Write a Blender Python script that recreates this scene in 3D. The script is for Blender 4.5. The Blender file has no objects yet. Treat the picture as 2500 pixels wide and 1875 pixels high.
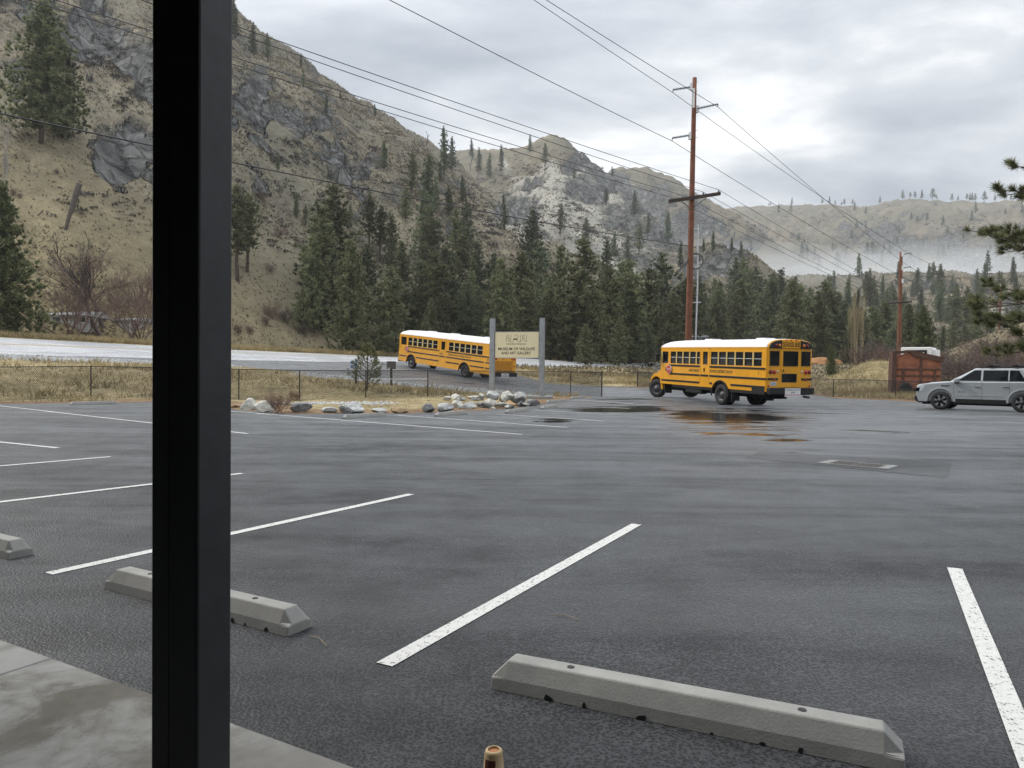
import bpy, bmesh, math, random
import numpy as np
from mathutils import Vector, Matrix, Euler

# ------------------------------------------------------------------ camera
FPX, HY, ROLL, EYE = 1800.0, 905.0, 0.010, 1.55      # focal length in photo pixels, horizon row, roll, eye height
W0, H0 = 2500, 1875
PITCH = math.atan((HY - H0 / 2) / FPX)
RR = math.atan(ROLL)
sc = bpy.context.scene
COL = sc.collection
cam_d = bpy.data.cameras.new('camera'); cam = bpy.data.objects.new('camera', cam_d); COL.objects.link(cam)
cam_d.sensor_width = 36.0; cam_d.lens = FPX / W0 * 36.0; cam_d.clip_end = 6000; cam_d.clip_start = 0.05
cam.matrix_world = Matrix.Translation((0, 0, EYE)) @ Matrix.Rotation(math.pi / 2 + PITCH, 4, 'X') @ Matrix.Rotation(RR, 4, 'Z')
sc.camera = cam

# ------------------------------------------------------------------ world, sun, exposure
SUN_AZ, SUN_EL = math.radians(-62), math.radians(42)   # azimuth from +Y towards +X
wd = bpy.data.worlds.new('World'); sc.world = wd; wd.use_nodes = True
nt = wd.node_tree; nt.nodes.clear()
def N(t, typ, **kw):
    n = t.nodes.new(typ)
    for k, v in kw.items(): setattr(n, k, v)
    return n
def ramp(t, stops, interp='LINEAR'):
    r = N(t, 'ShaderNodeValToRGB'); r.color_ramp.interpolation = interp
    e = r.color_ramp.elements
    while len(e) < len(stops): e.new(0.5)
    for i, (p, c) in enumerate(stops):
        e[i].position = p; e[i].color = (c, c, c, 1) if not hasattr(c, '__len__') else (*c, 1)
    return r
def mth(t, op, a, b=None, c=None, clamp=False):
    n = N(t, 'ShaderNodeMath', operation=op); n.use_clamp = clamp
    for i, v in enumerate((a, b, c)):
        if v is None: continue
        if isinstance(v, (int, float)): n.inputs[i].default_value = v
        else: t.links.new(v, n.inputs[i])
    return n.outputs[0]
def mixc(t, f, a, b, blend='MIX'):
    n = N(t, 'ShaderNodeMix', data_type='RGBA', blend_type=blend)
    for i, v in ((0, f), (6, a), (7, b)):
        if isinstance(v, (int, float)): n.inputs[i].default_value = v
        elif isinstance(v, (tuple, list)): n.inputs[i].default_value = (*v[:3], 1)
        else: t.links.new(v, n.inputs[i])
    return n.outputs[2]
sky = N(nt, 'ShaderNodeTexSky', sky_type='NISHITA'); sky.sun_disc = False
sky.sun_elevation = SUN_EL; sky.sun_rotation = SUN_AZ
tc = N(nt, 'ShaderNodeTexCoord'); sep = N(nt, 'ShaderNodeSeparateXYZ'); nt.links.new(tc.outputs['Generated'], sep.inputs[0])
zc = mth(nt, 'ADD', mth(nt, 'MAXIMUM', sep.outputs[2], 0.0), 0.22)
cmb = N(nt, 'ShaderNodeCombineXYZ')
nt.links.new(mth(nt, 'DIVIDE', sep.outputs[0], zc), cmb.inputs[0]); nt.links.new(mth(nt, 'DIVIDE', sep.outputs[1], zc), cmb.inputs[1])
cn = N(nt, 'ShaderNodeTexNoise'); cn.inputs['Scale'].default_value = 1.5; cn.inputs['Detail'].default_value = 7; cn.inputs['Roughness'].default_value = 0.56; cn.inputs['Distortion'].default_value = 0.25
mp = N(nt, 'ShaderNodeMapping'); mp.inputs['Location'].default_value = (3.35, 1.2, 0); mp.inputs['Scale'].default_value = (0.8, 1.25, 1)
nt.links.new(cmb.outputs[0], mp.inputs[0]); nt.links.new(mp.outputs[0], cn.inputs['Vector'])
cr = ramp(nt, [(0.34, (0.235, 0.255, 0.29)), (0.45, (0.335, 0.355, 0.385)), (0.54, (0.45, 0.465, 0.485)), (0.66, (0.74, 0.74, 0.73))])
nt.links.new(cn.outputs[0], cr.inputs[0])
zpos = mth(nt, 'MAXIMUM', sep.outputs[2], 0.0)
elev = mth(nt, 'ADD', mth(nt, 'ADD', 0.98, mth(nt, 'MULTIPLY', zpos, 0.25)), mth(nt, 'MULTIPLY', mth(nt, 'POWER', zpos, 3.0), 2.2))   # an overcast sky brightens to the zenith
vm = N(nt, 'ShaderNodeVectorMath', operation='SCALE'); nt.links.new(cr.outputs[0], vm.inputs[0]); nt.links.new(elev, vm.inputs['Scale'])
b1 = N(nt, 'ShaderNodeBackground'); b1.inputs[1].default_value = 0.10; nt.links.new(sky.outputs[0], b1.inputs[0])
b2 = N(nt, 'ShaderNodeBackground'); b2.inputs[1].default_value = 0.87; nt.links.new(vm.outputs[0], b2.inputs[0])
ms = N(nt, 'ShaderNodeMixShader'); ms.inputs[0].default_value = 0.93
nt.links.new(b1.outputs[0], ms.inputs[1]); nt.links.new(b2.outputs[0], ms.inputs[2])
wo = N(nt, 'ShaderNodeOutputWorld'); nt.links.new(ms.outputs[0], wo.inputs[0])
sl = bpy.data.lights.new('sun', 'SUN'); sun = bpy.data.objects.new('sun', sl); COL.objects.link(sun)
sl.energy = 1.5; sl.angle = math.radians(14); sl.color = (1.0, 0.95, 0.87)
sd = Vector((math.sin(SUN_AZ) * math.cos(SUN_EL), math.cos(SUN_AZ) * math.cos(SUN_EL), math.sin(SUN_EL)))
sun.rotation_euler = sd.to_track_quat('Z', 'Y').to_euler(); sun.location = (-20, 20, 60)
sc.view_settings.view_transform = 'Standard'; sc.view_settings.look = 'None'; sc.view_settings.exposure = 0.86; sc.view_settings.gamma = 1
sc.view_settings.use_curve_mapping = False
sc.render.engine = 'CYCLES'; sc.cycles.use_denoising = True; sc.cycles.max_bounces = 6; sc.cycles.diffuse_bounces = 2; sc.cycles.glossy_bounces = 3
sc.cycles.transparent_max_bounces = 8; sc.cycles.volume_bounces = 2; sc.cycles.caustics_reflective = False; sc.cycles.caustics_refractive = False
sc.cycles.use_light_tree = False; sc.render.filter_size = 1.1; sc.cycles.use_denoising = True; sc.cycles.denoising_prefilter = 'NONE'

# ------------------------------------------------------------------ pixel -> ray -> place
D2S = 2500.0 / 2212.0
def ray(px, py):
    x, y = px - W0 / 2, py - H0 / 2
    xr = x * math.cos(RR) + y * math.sin(RR); yr = -x * math.sin(RR) + y * math.cos(RR)
    c, s = math.cos(PITCH), math.sin(PITCH); dy, dz = 1.0, -yr / FPX
    return Vector((xr / FPX, dy * c - dz * s, dy * s + dz * c))
def P(px, py, depth):
    d = ray(px, py); return Vector((0, 0, EYE)) + d * (depth / d.y)
def G(px, py, z=0.0):
    d = ray(px, py); t = (z - EYE) / d.z; return Vector((0, 0, EYE)) + d * t
def proj(x, y, z):
    """world -> photo pixel (numpy)"""
    dz = z - EYE
    c, s = math.cos(PITCH), math.sin(PITCH)
    f = y * c + dz * s; u = -y * s + dz * c
    xr, yr = x / f * FPX, -u / f * FPX
    return W0 / 2 + xr * math.cos(RR) - yr * math.sin(RR), H0 / 2 + xr * math.sin(RR) + yr * math.cos(RR)

# ------------------------------------------------------------------ numpy noise
def _h(ix, iy, seed):
    n = (ix.astype(np.int64) * 374761393 + iy.astype(np.int64) * 668265263 + seed * 974634777) & 0x7fffffff
    n = ((n ^ (n >> 13)) * 1274126177) & 0x7fffffff
    n = n ^ (n >> 16)
    return (n & 0xffff) / 65535.0
def vn(x, y, seed=0):
    x = np.asarray(x, float); y = np.asarray(y, float)
    ix, iy = np.floor(x), np.floor(y); fx, fy = x - ix, y - iy
    fx = fx * fx * (3 - 2 * fx); fy = fy * fy * (3 - 2 * fy)
    a, b, c, d = _h(ix, iy, seed), _h(ix + 1, iy, seed), _h(ix, iy + 1, seed), _h(ix + 1, iy + 1, seed)
    return (a + (b - a) * fx) * (1 - fy) + (c + (d - c) * fx) * fy
def fbm(x, y, o=4, seed=0, g=0.5):
    s = 0; a = 1; t = 0
    for i in range(o):
        s = s + a * vn(x * 2 ** i + 17.3 * i, y * 2 ** i - 9.1 * i, seed + i); t += a; a *= g
    return s / t
def sstep(a, b, x):
    t = np.clip((x - a) / (b - a), 0, 1); return t * t * (3 - 2 * t)

# ------------------------------------------------------------------ terrain
def at(px, depth, z): return ((px - 1250) / FPX * depth, depth, z)
NEAR_LINE = [(-70, 18.5, 2.45), (-52, 33, 2.45), at(0, 48, 2.44), at(557, 57, 2.40), at(970, 68, 2.45), at(1300, 85, 2.47), at(1565, 105, 2.25), at(2040, 140, 2.4), (110, 181, 2.6)]
FAR_LINE = [(-77, 27, 3.75), (-58.5, 42, 3.75), at(0, 57, 3.62), at(557, 67, 3.12), at(960, 78.5, 2.83), at(1300, 95, 3.05), at(1565, 115, 2.9), at(2040, 150, 2.75), (116, 191, 2.9)]
CP = NEAR_LINE + FAR_LINE + [
    (-45, 20, 0), (-30, 29, 0), (-20, 34, 0), (-12.8, 36, 0), (-7.5, 39.5, 0), (-2, 42, 0), (2, 44, 0), (5.5, 45, 0), (0, 30, 0), (10, 30, 0), (20, 30, 0), (30, 35, 0),
    (19, 47, 0), (23, 47.5, 0), (30, 47, 0), (40, 45, 0), (50, 30, 0), (-15, 27, 0), (14, 36, 0), (60, 45, 0),
    (20, 56, 0.2), (30, 60, 0.3), (25, 78, 1.0), (40, 80, 0.8), (45, 60, 0.3), (65, 62, 0.6),
    (9.7, 57, 0.38), (7.7, 40.3, 0.2), (-24.5, 43, 1.45), (-33, 36, 1.45), (-17, 46, 1.0), (-12, 46, .65),
    (-20, 52, 1.72), (-11.6, 52, 1.09), (-7.1, 51, .69), (-1.1, 49, .26), (1.76, 46.5, .05),
    (2.8, 58.5, .6), (0.4, 61, 1.1), (-2.9, 56, .93), (-8.4, 61.3, 1.6), (10, 75, 1.2),
    at(0, 75, 4.4), at(557, 85, 3.8), at(960, 98, 3.6), at(1300, 115, 3.9), at(1565, 140, 5.5), at(1700, 150, 8.0), at(2040, 170, 5.0),
    (-60, 200, 9), (10, 220, 10), (60, 250, 12), (130, 250, 9), (-90, 110, 6), (200, 200, 8), (200, 90, 4), (58, 84, 2.0), (70, 100, 4.5), (90, 110, 6)]
CP = np.array(CP, float)
def _tps(r2): return 0.5 * r2 * np.log(np.maximum(r2, 1e-9))
def _solve():
    n = len(CP); X = CP[:, :2]
    r2 = ((X[:, None] - X[None]) ** 2).sum(-1)
    A = np.zeros((n + 3, n + 3)); A[:n, :n] = _tps(r2) + np.eye(n) * 2.0
    A[:n, n] = 1; A[:n, n + 1:] = X; A[n, :n] = 1; A[n + 1:, :n] = X.T
    b = np.zeros(n + 3); b[:n] = CP[:, 2]
    return np.linalg.solve(A, b)
_w = _solve()
def near_z(x, y):
    x = np.asarray(x, float); y = np.asarray(y, float); sh = x.shape; x = x.ravel(); y = y.ravel()
    out = np.zeros_like(x); n = len(CP)
    for i in range(0, len(x), 20000):
        xs, ys = x[i:i + 20000], y[i:i + 20000]
        r2 = (xs[:, None] - CP[None, :, 0]) ** 2 + (ys[:, None] - CP[None, :, 1]) ** 2
        out[i:i + 20000] = _tps(r2) @ _w[:n] + _w[n] + _w[n + 1] * xs + _w[n + 2] * ys
    # the lot is flat in front of the building; a grassy spoil mound by the rusty bin
    edge = np.interp(x, [-60, -30, -10, 0, 60], [16, 26, 31, 33, 33])
    out = out * sstep(edge, edge + 6, y)
    out = out + 2.3 * np.exp(-(((x - 33.5) / 3.6) ** 2 + ((y - 67) / 4) ** 2))
    out = out + 4.5 * np.exp(-(((x - 72) / 9) ** 2 + ((y - 100) / 12) ** 2))
    return np.clip(out, -0.05, 14).reshape(sh)
def gully(x, y):
    u, v = 0.72 * x + 0.69 * y, -0.69 * x + 0.72 * y
    wx = fbm(x / 70, y / 70, 3, 61) - 0.5
    return 1 - np.abs(2 * fbm(u / 46 + 1.2 * wx, v / 150 + wx, 4, 11, .55) - 1)
def hills_z(x, y):
    px = 1250 + FPX * x / y
    hor = HY + ROLL * (px - 1250)
    res = np.full(x.shape, -50.0)
    u, v = 0.72 * x + 0.69 * y, -0.69 * x + 0.72 * y          # gullies run down to the lower right
    wx = fbm(x / 70, y / 70, 3, 61) - 0.5
    big = fbm(u / 95, v / 300, 4, 5) - 0.5
    gul = 1 - np.abs(2 * fbm(u / 46 + 1.2 * wx, v / 150 + wx, 4, 11, .55) - 1)
    crag = 1 - np.abs(2 * fbm(u / 24 + 2.2 * wx, v / 46 - wx, 4, 51, .58) - 1)
    fine = fbm(x / 16, y / 16, 5, 21, .58) - 0.5 + 0.9 * (crag - .68)
    for k, (PX, RY, RD, BD, pw, amp) in enumerate(HILLS):
        ry = np.interp(px, PX, RY); R = np.interp(px, PX, RD); B = np.interp(px, PX, BD)
        zr = EYE + (hor - ry) * R / FPX; zb = 4.0
        t = (y - B) / (R - B)
        tt = np.clip(t, 0, 1)
        z = zb + (zr - zb) * tt ** pw
        z = np.where(t > 1, zr - (y - R) * 0.45, z); z = np.where(t < 0, -50, z)
        m = sstep(0.02, 0.25, tt) * np.where(tt > 0.8, 1 - 0.65 * sstep(0.8, 1.0, tt), 1)
        z = z + m * amp * (big * 1.7 + (gul - 0.6) * 1.15) + np.minimum(tt * 5, 1) * amp * 0.42 * fine * np.where(tt > .97, .6, 1)
        res = np.maximum(res, z)
    return res
def dd(l): return [a * D2S for a in l]
HILLS = [
    # columns (disp px), ridge row, ridge depth, base depth, power, roughness amplitude
    (dd([-500, -100, 150, 330, 500, 600, 700, 800, 900, 960, 1020, 1100, 1200, 1300, 1420, 1600]),
     dd([-420, -300, -180, -90, 25, 110, 190, 250, 303, 345, 398, 470, 545, 610, 680, 760]),
     [430, 420, 400, 390, 385, 400, 425, 455, 500, 530, 500, 440, 380, 330, 290, 250],
     [75, 72, 75, 82, 90, 95, 100, 108, 118, 125, 130, 135, 140, 150, 165, 180], 0.92, 15),
    (dd([820, 900, 950, 985, 1060, 1130, 1165, 1190, 1215, 1240, 1290, 1340, 1380, 1440, 1500, 1560]),
     dd([380, 355, 345, 333, 331, 326, 308, 299, 306, 330, 365, 400, 445, 500, 548, 600]),
     [800, 790, 780, 770, 740, 720, 700, 690, 680, 670, 650, 620, 590, 540, 500, 460],
     [300, 300, 300, 300, 300, 300, 300, 300, 300, 300, 295, 290, 285, 275, 260, 250], 1.0, 15),
    (dd([1180, 1260, 1330, 1390, 1450, 1490, 1540, 1580, 1640, 1700]),
     dd([400, 375, 368, 364, 388, 413, 437, 458, 500, 560]),
     [1050, 1040, 1020, 1000, 980, 960, 940, 920, 880, 840],
     [620, 620, 620, 620, 600, 590, 570, 560, 540, 520], 1.05, 18),
    (dd([1300, 1500, 1560, 1660, 1720, 1800, 1850, 1880, 1920, 1960, 2000, 2060, 2120, 2212, 2400, 2900]),
     dd([470, 455, 451, 447, 446, 449, 452, 449, 442, 437, 441, 441, 442, 433, 420, 400]),
     [1700, 1680, 1650, 1620, 1600, 1580, 1560, 1540, 1500, 1480, 1460, 1440, 1420, 1400, 1380, 1300],
     [800, 800, 800, 800, 800, 800, 790, 780, 770, 760, 740, 720, 700, 680, 640, 600], 0.9, 30),
    (dd([1440, 1490, 1530, 1570, 1600, 1640, 1680, 1720, 1770, 1830]),
     dd([600, 540, 525, 528, 535, 560, 592, 622, 655, 700]),
     [330, 330, 330, 325, 320, 315, 310, 300, 290, 280],
     [190, 190, 190, 190, 190, 190, 190, 190, 190, 190], 1.0, 8),
    (dd([1750, 1850, 1950, 2050, 2150, 2212, 2400, 2900]),
     dd([745, 740, 732, 724, 716, 705, 680, 640]),
     [420, 420, 420, 420, 420, 420, 420, 420],
     [220, 220, 220, 220, 220, 220, 220, 220], 1.0, 9),
]
def terr(x, y):
    x = np.asarray(x, float); y = np.asarray(y, float)
    h = np.where(y > 60, hills_z(x, np.maximum(y, 1.0)), -50)
    nz = near_z(x, np.minimum(y, 330))
    # let the foot of a hill blend into the flat
    return np.where(h > nz - 2.0, np.maximum(h, nz) + 1.2 * np.exp(-((h - nz) / 2.0) ** 2) * 0.3, nz)
def tz(x, y): return float(terr(np.array([x]), np.array([y]))[0])
_T = np.geomspace(25, 2300, 1500)
def hit(px, py):
    d = ray(px, py); t = _T / d.y
    x, y, z = d.x * t, d.y * t, EYE + d.z * t
    g = terr(x, y); k = np.argmax(g >= z)
    if g[k] < z[k]: k = int(np.argmax((g - EYE) / y))
    return Vector((x[k], y[k], g[k]))

# ------------------------------------------------------------------ materials
MATS = {}
def mat(name, base, rough=0.6, metal=0.0, var=0.12, scale=4.0, bump=0.0, bscale=40.0, coat=0.0, var2=None, rand=0.0, spec=0.5, bdist=0.02, trans=0.0):
    if name in MATS: return MATS[name]
    m = bpy.data.materials.new(name); m.use_nodes = True; t = m.node_tree
    p = t.nodes['Principled BSDF']
    co = N(t, 'ShaderNodeTexCoord')
    n = N(t, 'ShaderNodeTexNoise'); n.inputs['Scale'].default_value = scale; n.inputs['Detail'].default_value = 6; n.inputs['Roughness'].default_value = 0.65
    t.links.new(co.outputs['Object'], n.inputs['Vector'])
    lo = [c * (1 - var) for c in base]; hi = [min(1, c * (1 + var)) for c in base]
    if var2: hi = var2
    r = ramp(t, [(0.32, lo), (0.68, hi)]); t.links.new(n.outputs[0], r.inputs[0])
    colr = r.outputs[0]
    if rand:
        oi = N(t, 'ShaderNodeObjectInfo'); hs = N(t, 'ShaderNodeHueSaturation')
        t.links.new(mth(t, 'ADD', 1 - rand, mth(t, 'MULTIPLY', oi.outputs['Random'], 2 * rand)), hs.inputs['Value'])
        t.links.new(mth(t, 'ADD', 0.485, mth(t, 'MULTIPLY', oi.outputs['Random'], 0.03)), hs.inputs['Hue'])
        t.links.new(colr, hs.inputs['Color']); colr = hs.outputs[0]
    t.links.new(colr, p.inputs['Base Color'])
    p.inputs['Roughness'].default_value = rough; p.inputs['Metallic'].default_value = metal
    p.inputs['Specular IOR Level'].default_value = spec
    if coat: p.inputs['Coat Weight'].default_value = coat; p.inputs['Coat Roughness'].default_value = 0.08
    if bump:
        b = N(t, 'ShaderNodeBump'); b.inputs['Strength'].default_value = bump; b.inputs['Distance'].default_value = bdist
        n2 = N(t, 'ShaderNodeTexNoise'); n2.inputs['Scale'].default_value = bscale; n2.inputs['Detail'].default_value = 5
        t.links.new(co.outputs['Object'], n2.inputs['Vector']); t.links.new(n2.outputs[0], b.inputs['Height']); t.links.new(b.outputs[0], p.inputs['Normal'])
    if trans:
        tr = N(t, 'ShaderNodeBsdfTranslucent'); t.links.new(colr, tr.inputs[0])
        mx = N(t, 'ShaderNodeMixShader'); mx.inputs[0].default_value = trans
        t.links.new(p.outputs[0], mx.inputs[1]); t.links.new(tr.outputs[0], mx.inputs[2])
        t.links.new(mx.outputs[0], t.nodes['Material Output'].inputs[0])
    MATS[name] = m; return m

def asphalt(name, wet_attr, dark, lite, sheen=1.0):
    m = bpy.data.materials.new(name); m.use_nodes = True; t = m.node_tree; p = t.nodes['Principled BSDF']
    co = N(t, 'ShaderNodeTexCoord')
    def noise(sc_, det=5, rg=0.6, dist=0.0, mapping=None):
        n = N(t, 'ShaderNodeTexNoise'); n.inputs['Scale'].default_value = sc_; n.inputs['Detail'].default_value = det; n.inputs['Roughness'].default_value = rg; n.inputs['Distortion'].default_value = dist
        src = co.outputs['Object']
        if mapping:
            mm = N(t, 'ShaderNodeMapping'); mm.inputs['Scale'].default_value = mapping; mm.inputs['Rotation'].default_value = (0, 0, -0.35); t.links.new(src, mm.inputs[0]); src = mm.outputs[0]
        t.links.new(src, n.inputs['Vector']); return n.outputs[0]
    vo = N(t, 'ShaderNodeTexVoronoi'); vo.inputs['Scale'].default_value = 62; t.links.new(co.outputs['Object'], vo.inputs['Vector'])
    big = noise(0.22, 4); mid = noise(1.4, 4, 0.65); fin = noise(120, 2, 0.7); streak = noise(0.42, 5, 0.66, 0.8, (0.35, 1.7, 1))
    bc = ramp(t, [(0.36, dark), (0.64, lite)]); t.links.new(mth(t, 'ADD', mth(t, 'MULTIPLY', big, 0.55), mth(t, 'MULTIPLY', mid, 0.45)), bc.inputs[0])
    sp = ramp(t, [(0.12, 0.10), (0.42, 0.75), (0.70, 6.0)]); t.links.new(mth(t, 'ADD', mth(t, 'MULTIPLY', N_out(vo, t), 0.75), mth(t, 'MULTIPLY', fin, 0.35)), sp.inputs[0])
    colr = mixc(t, 1.0, bc.outputs[0], sp.outputs[0], 'MULTIPLY')
    at_ = N(t, 'ShaderNodeAttribute', attribute_name=wet_attr)
    wet = mth(t, 'ADD', at_.outputs['Fac'], mth(t, 'MULTIPLY', mth(t, 'SUBTRACT', streak, 0.5), 1.5))
    pud = ramp(t, [(0.63, 0.0), (0.74, 1.0)]); t.links.new(wet, pud.inputs[0])
    damp = ramp(t, [(0.0, 0.0), (0.7, 1.0)]); t.links.new(wet, damp.inputs[0])
    colr = mixc(t, mth(t, 'MULTIPLY', damp.outputs[0], 0.35), colr, (0.012, 0.0125, 0.0135))
    t.links.new(colr, p.inputs['Base Color'])
    rg = mth(t, 'SUBTRACT', mth(t, 'ADD', 0.36, mth(t, 'MULTIPLY', mid, 0.36)), mth(t, 'MULTIPLY', damp.outputs[0], 0.24))
    rg = mth(t, 'ADD', mth(t, 'MULTIPLY', rg, mth(t, 'SUBTRACT', 1.0, pud.outputs[0])), mth(t, 'MULTIPLY', pud.outputs[0], 0.10))
    t.links.new(rg, p.inputs['Roughness']); p.inputs['Specular IOR Level'].default_value = 0.24
    t.links.new(mth(t, 'MULTIPLY', mth(t, 'MULTIPLY', damp.outputs[0], 0.8), mth(t, 'SUBTRACT', 1.0, pud.outputs[0])), p.inputs['Coat Weight']); p.inputs['Coat IOR'].default_value = 1.33; p.inputs['Coat Roughness'].default_value = 0.42
    t.links.new(mth(t, 'MULTIPLY', mth(t, 'SUBTRACT', 1.0, pud.outputs[0]), mth(t, 'MULTIPLY', mth(t, 'MULTIPLY_ADD', mth(t, 'ADD', mth(t, 'MULTIPLY', mid, 0.45), mth(t, 'MULTIPLY', streak, 0.55)), 3.4, -0.95, True), sheen)), p.inputs['Sheen Weight']); p.inputs['Sheen Roughness'].default_value = 0.26; p.inputs['Sheen Tint'].default_value = (.93, .96, 1, 1)
    b = N(t, 'ShaderNodeBump'); b.inputs['Distance'].default_value = 0.008
    t.links.new(mth(t, 'MULTIPLY', mth(t, 'SUBTRACT', 1.0, pud.outputs[0]), 0.75), b.inputs['Strength'])
    t.links.new(mth(t, 'ADD', N_out(vo, t), mth(t, 'MULTIPLY', fin, 0.5)), b.inputs['Height']); t.links.new(b.outputs[0], p.inputs['Normal'])
    return m
def N_out(vo, t): return mth(t, 'MULTIPLY', vo.outputs['Distance'], 1.0)

# ------------------------------------------------------------------ mesh helpers
class MB:
    def __init__(s): s.v = []; s.f = []
    def add(s, vs, fs):
        o = len(s.v); s.v += [tuple(a) for a in vs]; s.f += [tuple(i + o for i in f) for f in fs]; return s
    def box(s, x0, x1, y0, y1, z0, z1):
        return s.add([(x0, y0, z0), (x1, y0, z0), (x1, y1, z0), (x0, y1, z0), (x0, y0, z1), (x1, y0, z1), (x1, y1, z1), (x0, y1, z1)],
                     [(0, 3, 2, 1), (4, 5, 6, 7), (0, 1, 5, 4), (1, 2, 6, 5), (2, 3, 7, 6), (3, 0, 4, 7)])
    def tube(s, pts, rad, n=8, cap=True):
        pts = [Vector(p) for p in pts]
        if not hasattr(rad, '__len__'): rad = [rad] * len(pts)
        o = len(s.v); vs = []
        for i, p in enumerate(pts):
            d = (pts[min(i + 1, len(pts) - 1)] - pts[max(i - 1, 0)])
            if d.length < 1e-9: d = Vector((0, 0, 1))
            d.normalize(); a = d.orthogonal().normalized() if abs(d.z) < 0.999 else Vector((1, 0, 0))
            if i and abs(d.z) < 0.999:
                a = Vector((0, 0, 1)).cross(d).normalized()
            elif abs(d.z) < 0.999: a = Vector((0, 0, 1)).cross(d).normalized()
            b = d.cross(a)
            for k in range(n):
                w = 2 * math.pi * k / n; vs.append(p + (a * math.cos(w) + b * math.sin(w)) * rad[i])
        fs = []
        for i in range(len(pts) - 1):
            for k in range(n):
                k2 = (k + 1) % n; fs.append((i * n + k, i * n + k2, (i + 1) * n + k2, (i + 1) * n + k))
        if cap: fs.append(tuple(range(n))[::-1]); fs.append(tuple((len(pts) - 1) * n + k for k in range(n)))
        return s.add(vs, fs)
    def prism(s, poly, lo, hi, ax='y'):
        n = len(poly)
        def pt(a, b, h): return {'y': (a, h, b), 'x': (h, a, b), 'z': (a, b, h)}[ax]
        vs = [pt(a, b, lo) for a, b in poly] + [pt(a, b, hi) for a, b in poly]
        fs = [tuple(range(n)), tuple(range(2 * n - 1, n - 1, -1))] + [(i, i + n, (i + 1) % n + n, (i + 1) % n) for i in range(n)]
        return s.add(vs, fs)
    def lathe(s, prof, n=20, c=(0, 0, 0), ax='z'):
        vs = []; m = len(prof)
        for k in range(n):
            w = 2 * math.pi * k / n
            for r, z in prof:
                q = (r * math.cos(w), r * math.sin(w), z) if ax == 'z' else (r * math.cos(w), z, r * math.sin(w))
                vs.append((q[0] + c[0], q[1] + c[1], q[2] + c[2]))
        fs = []
        for k in range(n):
            k2 = (k + 1) % n
            for i in range(m - 1): fs.append((k * m + i, k2 * m + i, k2 * m + i + 1, k * m + i + 1))
        return s.add(vs, fs)
    def mesh(s, name, smooth=False):
        me = bpy.data.meshes.new(name); me.from_pydata(s.v, [], s.f); me.update()
        bm = bmesh.new(); bm.from_mesh(me); bmesh.ops.recalc_face_normals(bm, faces=bm.faces); bm.to_mesh(me); bm.free()
        if smooth: me.polygons.foreach_set('use_smooth', [True] * len(me.polygons))
        return me
    def obj(s, name, m, parent=None, smooth=False, bevel=0.0, seg=2):
        me = s.mesh(name, smooth); me.materials.append(m)
        o = bpy.data.objects.new(name, me); COL.objects.link(o)
        if parent: o.parent = parent
        if bevel:
            bv = o.modifiers.new('bevel', 'BEVEL'); bv.width = bevel; bv.segments = seg; bv.limit_method = 'ANGLE'; bv.angle_limit = math.radians(35)
        return o
def raw(name, v, f, m, parent=None, smooth=False):
    me = bpy.data.meshes.new(name); me.from_pydata(v, [], f); me.update(); me.materials.append(m)
    if smooth: me.polygons.foreach_set('use_smooth', [True] * len(me.polygons))
    o = bpy.data.objects.new(name, me); COL.objects.link(o)
    if parent: o.parent = parent
    return o
def npmesh(name, v, f, m, smooth=False, parent=None):
    """v: (n,3), f: (k,3|4) numpy"""
    me = bpy.data.meshes.new(name); v = np.asarray(v, np.float32); f = np.asarray(f, np.int32); k = f.shape[1]
    me.vertices.add(len(v)); me.vertices.foreach_set('co', v.ravel())
    me.loops.add(f.size); me.loops.foreach_set('vertex_index', f.ravel())
    me.polygons.add(len(f)); me.polygons.foreach_set('loop_start', np.arange(0, f.size, k, dtype=np.int32))
    if smooth: me.polygons.foreach_set('use_smooth', np.ones(len(f), bool))
    me.update(calc_edges=True); me.materials.append(m)
    o = bpy.data.objects.new(name, me); COL.objects.link(o)
    if parent: o.parent = parent
    return o
def attr(o, name, val):
    a = o.data.attributes.new(name, 'FLOAT', 'POINT'); a.data.foreach_set('value', np.asarray(val, np.float32))
def tag(o, label, cat, group=None):
    o['label'] = label; o['category'] = cat
    if group: o['group'] = group
    return o
def thing(name, label, cat, loc=(0, 0, 0), rz=0.0, group=None, rot=None):
    o = bpy.data.objects.new(name, None); COL.objects.link(o); o.location = loc; o.empty_display_size = 0.2
    o.rotation_euler = rot if rot else (0, 0, rz)
    return tag(o, label, cat, group)
def struct(o, kind='structure'): o['kind'] = kind; return o
def text(name, s, m, parent, origin, xdir, ydir, height, width=None, extrude=0.004, bold=0.0):
    """flat lettering: origin = centre, xdir reading direction, ydir up"""
    c = bpy.data.curves.new('tmp', 'FONT'); c.body = s; c.size = 1.0; c.align_x = 'CENTER'; c.align_y = 'CENTER'; c.resolution_u = 3; c.extrude = 0.0; c.offset = bold
    t = bpy.data.objects.new('tmp', c); COL.objects.link(t)
    dg = bpy.context.evaluated_depsgraph_get(); me = bpy.data.meshes.new_from_object(t.evaluated_get(dg))
    bpy.data.objects.remove(t); bpy.data.curves.remove(c)
    v = np.array([q.co for q in me.vertices]); lo, hi = v.min(0), v.max(0)
    sy = height / (hi[1] - lo[1]); sx = width / (hi[0] - lo[0]) if width else sy
    X, Y = Vector(xdir).normalized(), Vector(ydir).normalized(); Z = X.cross(Y); O = Vector(origin)
    for q in me.vertices:
        q.co = O + X * ((q.co.x - (lo[0] + hi[0]) / 2) * sx) + Y * ((q.co.y - (lo[1] + hi[1]) / 2) * sy) + Z * extrude
    me.name = name; me.materials.clear(); me.materials.append(m)
    o = bpy.data.objects.new(name, me); COL.objects.link(o); o.parent = parent; return o
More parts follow.
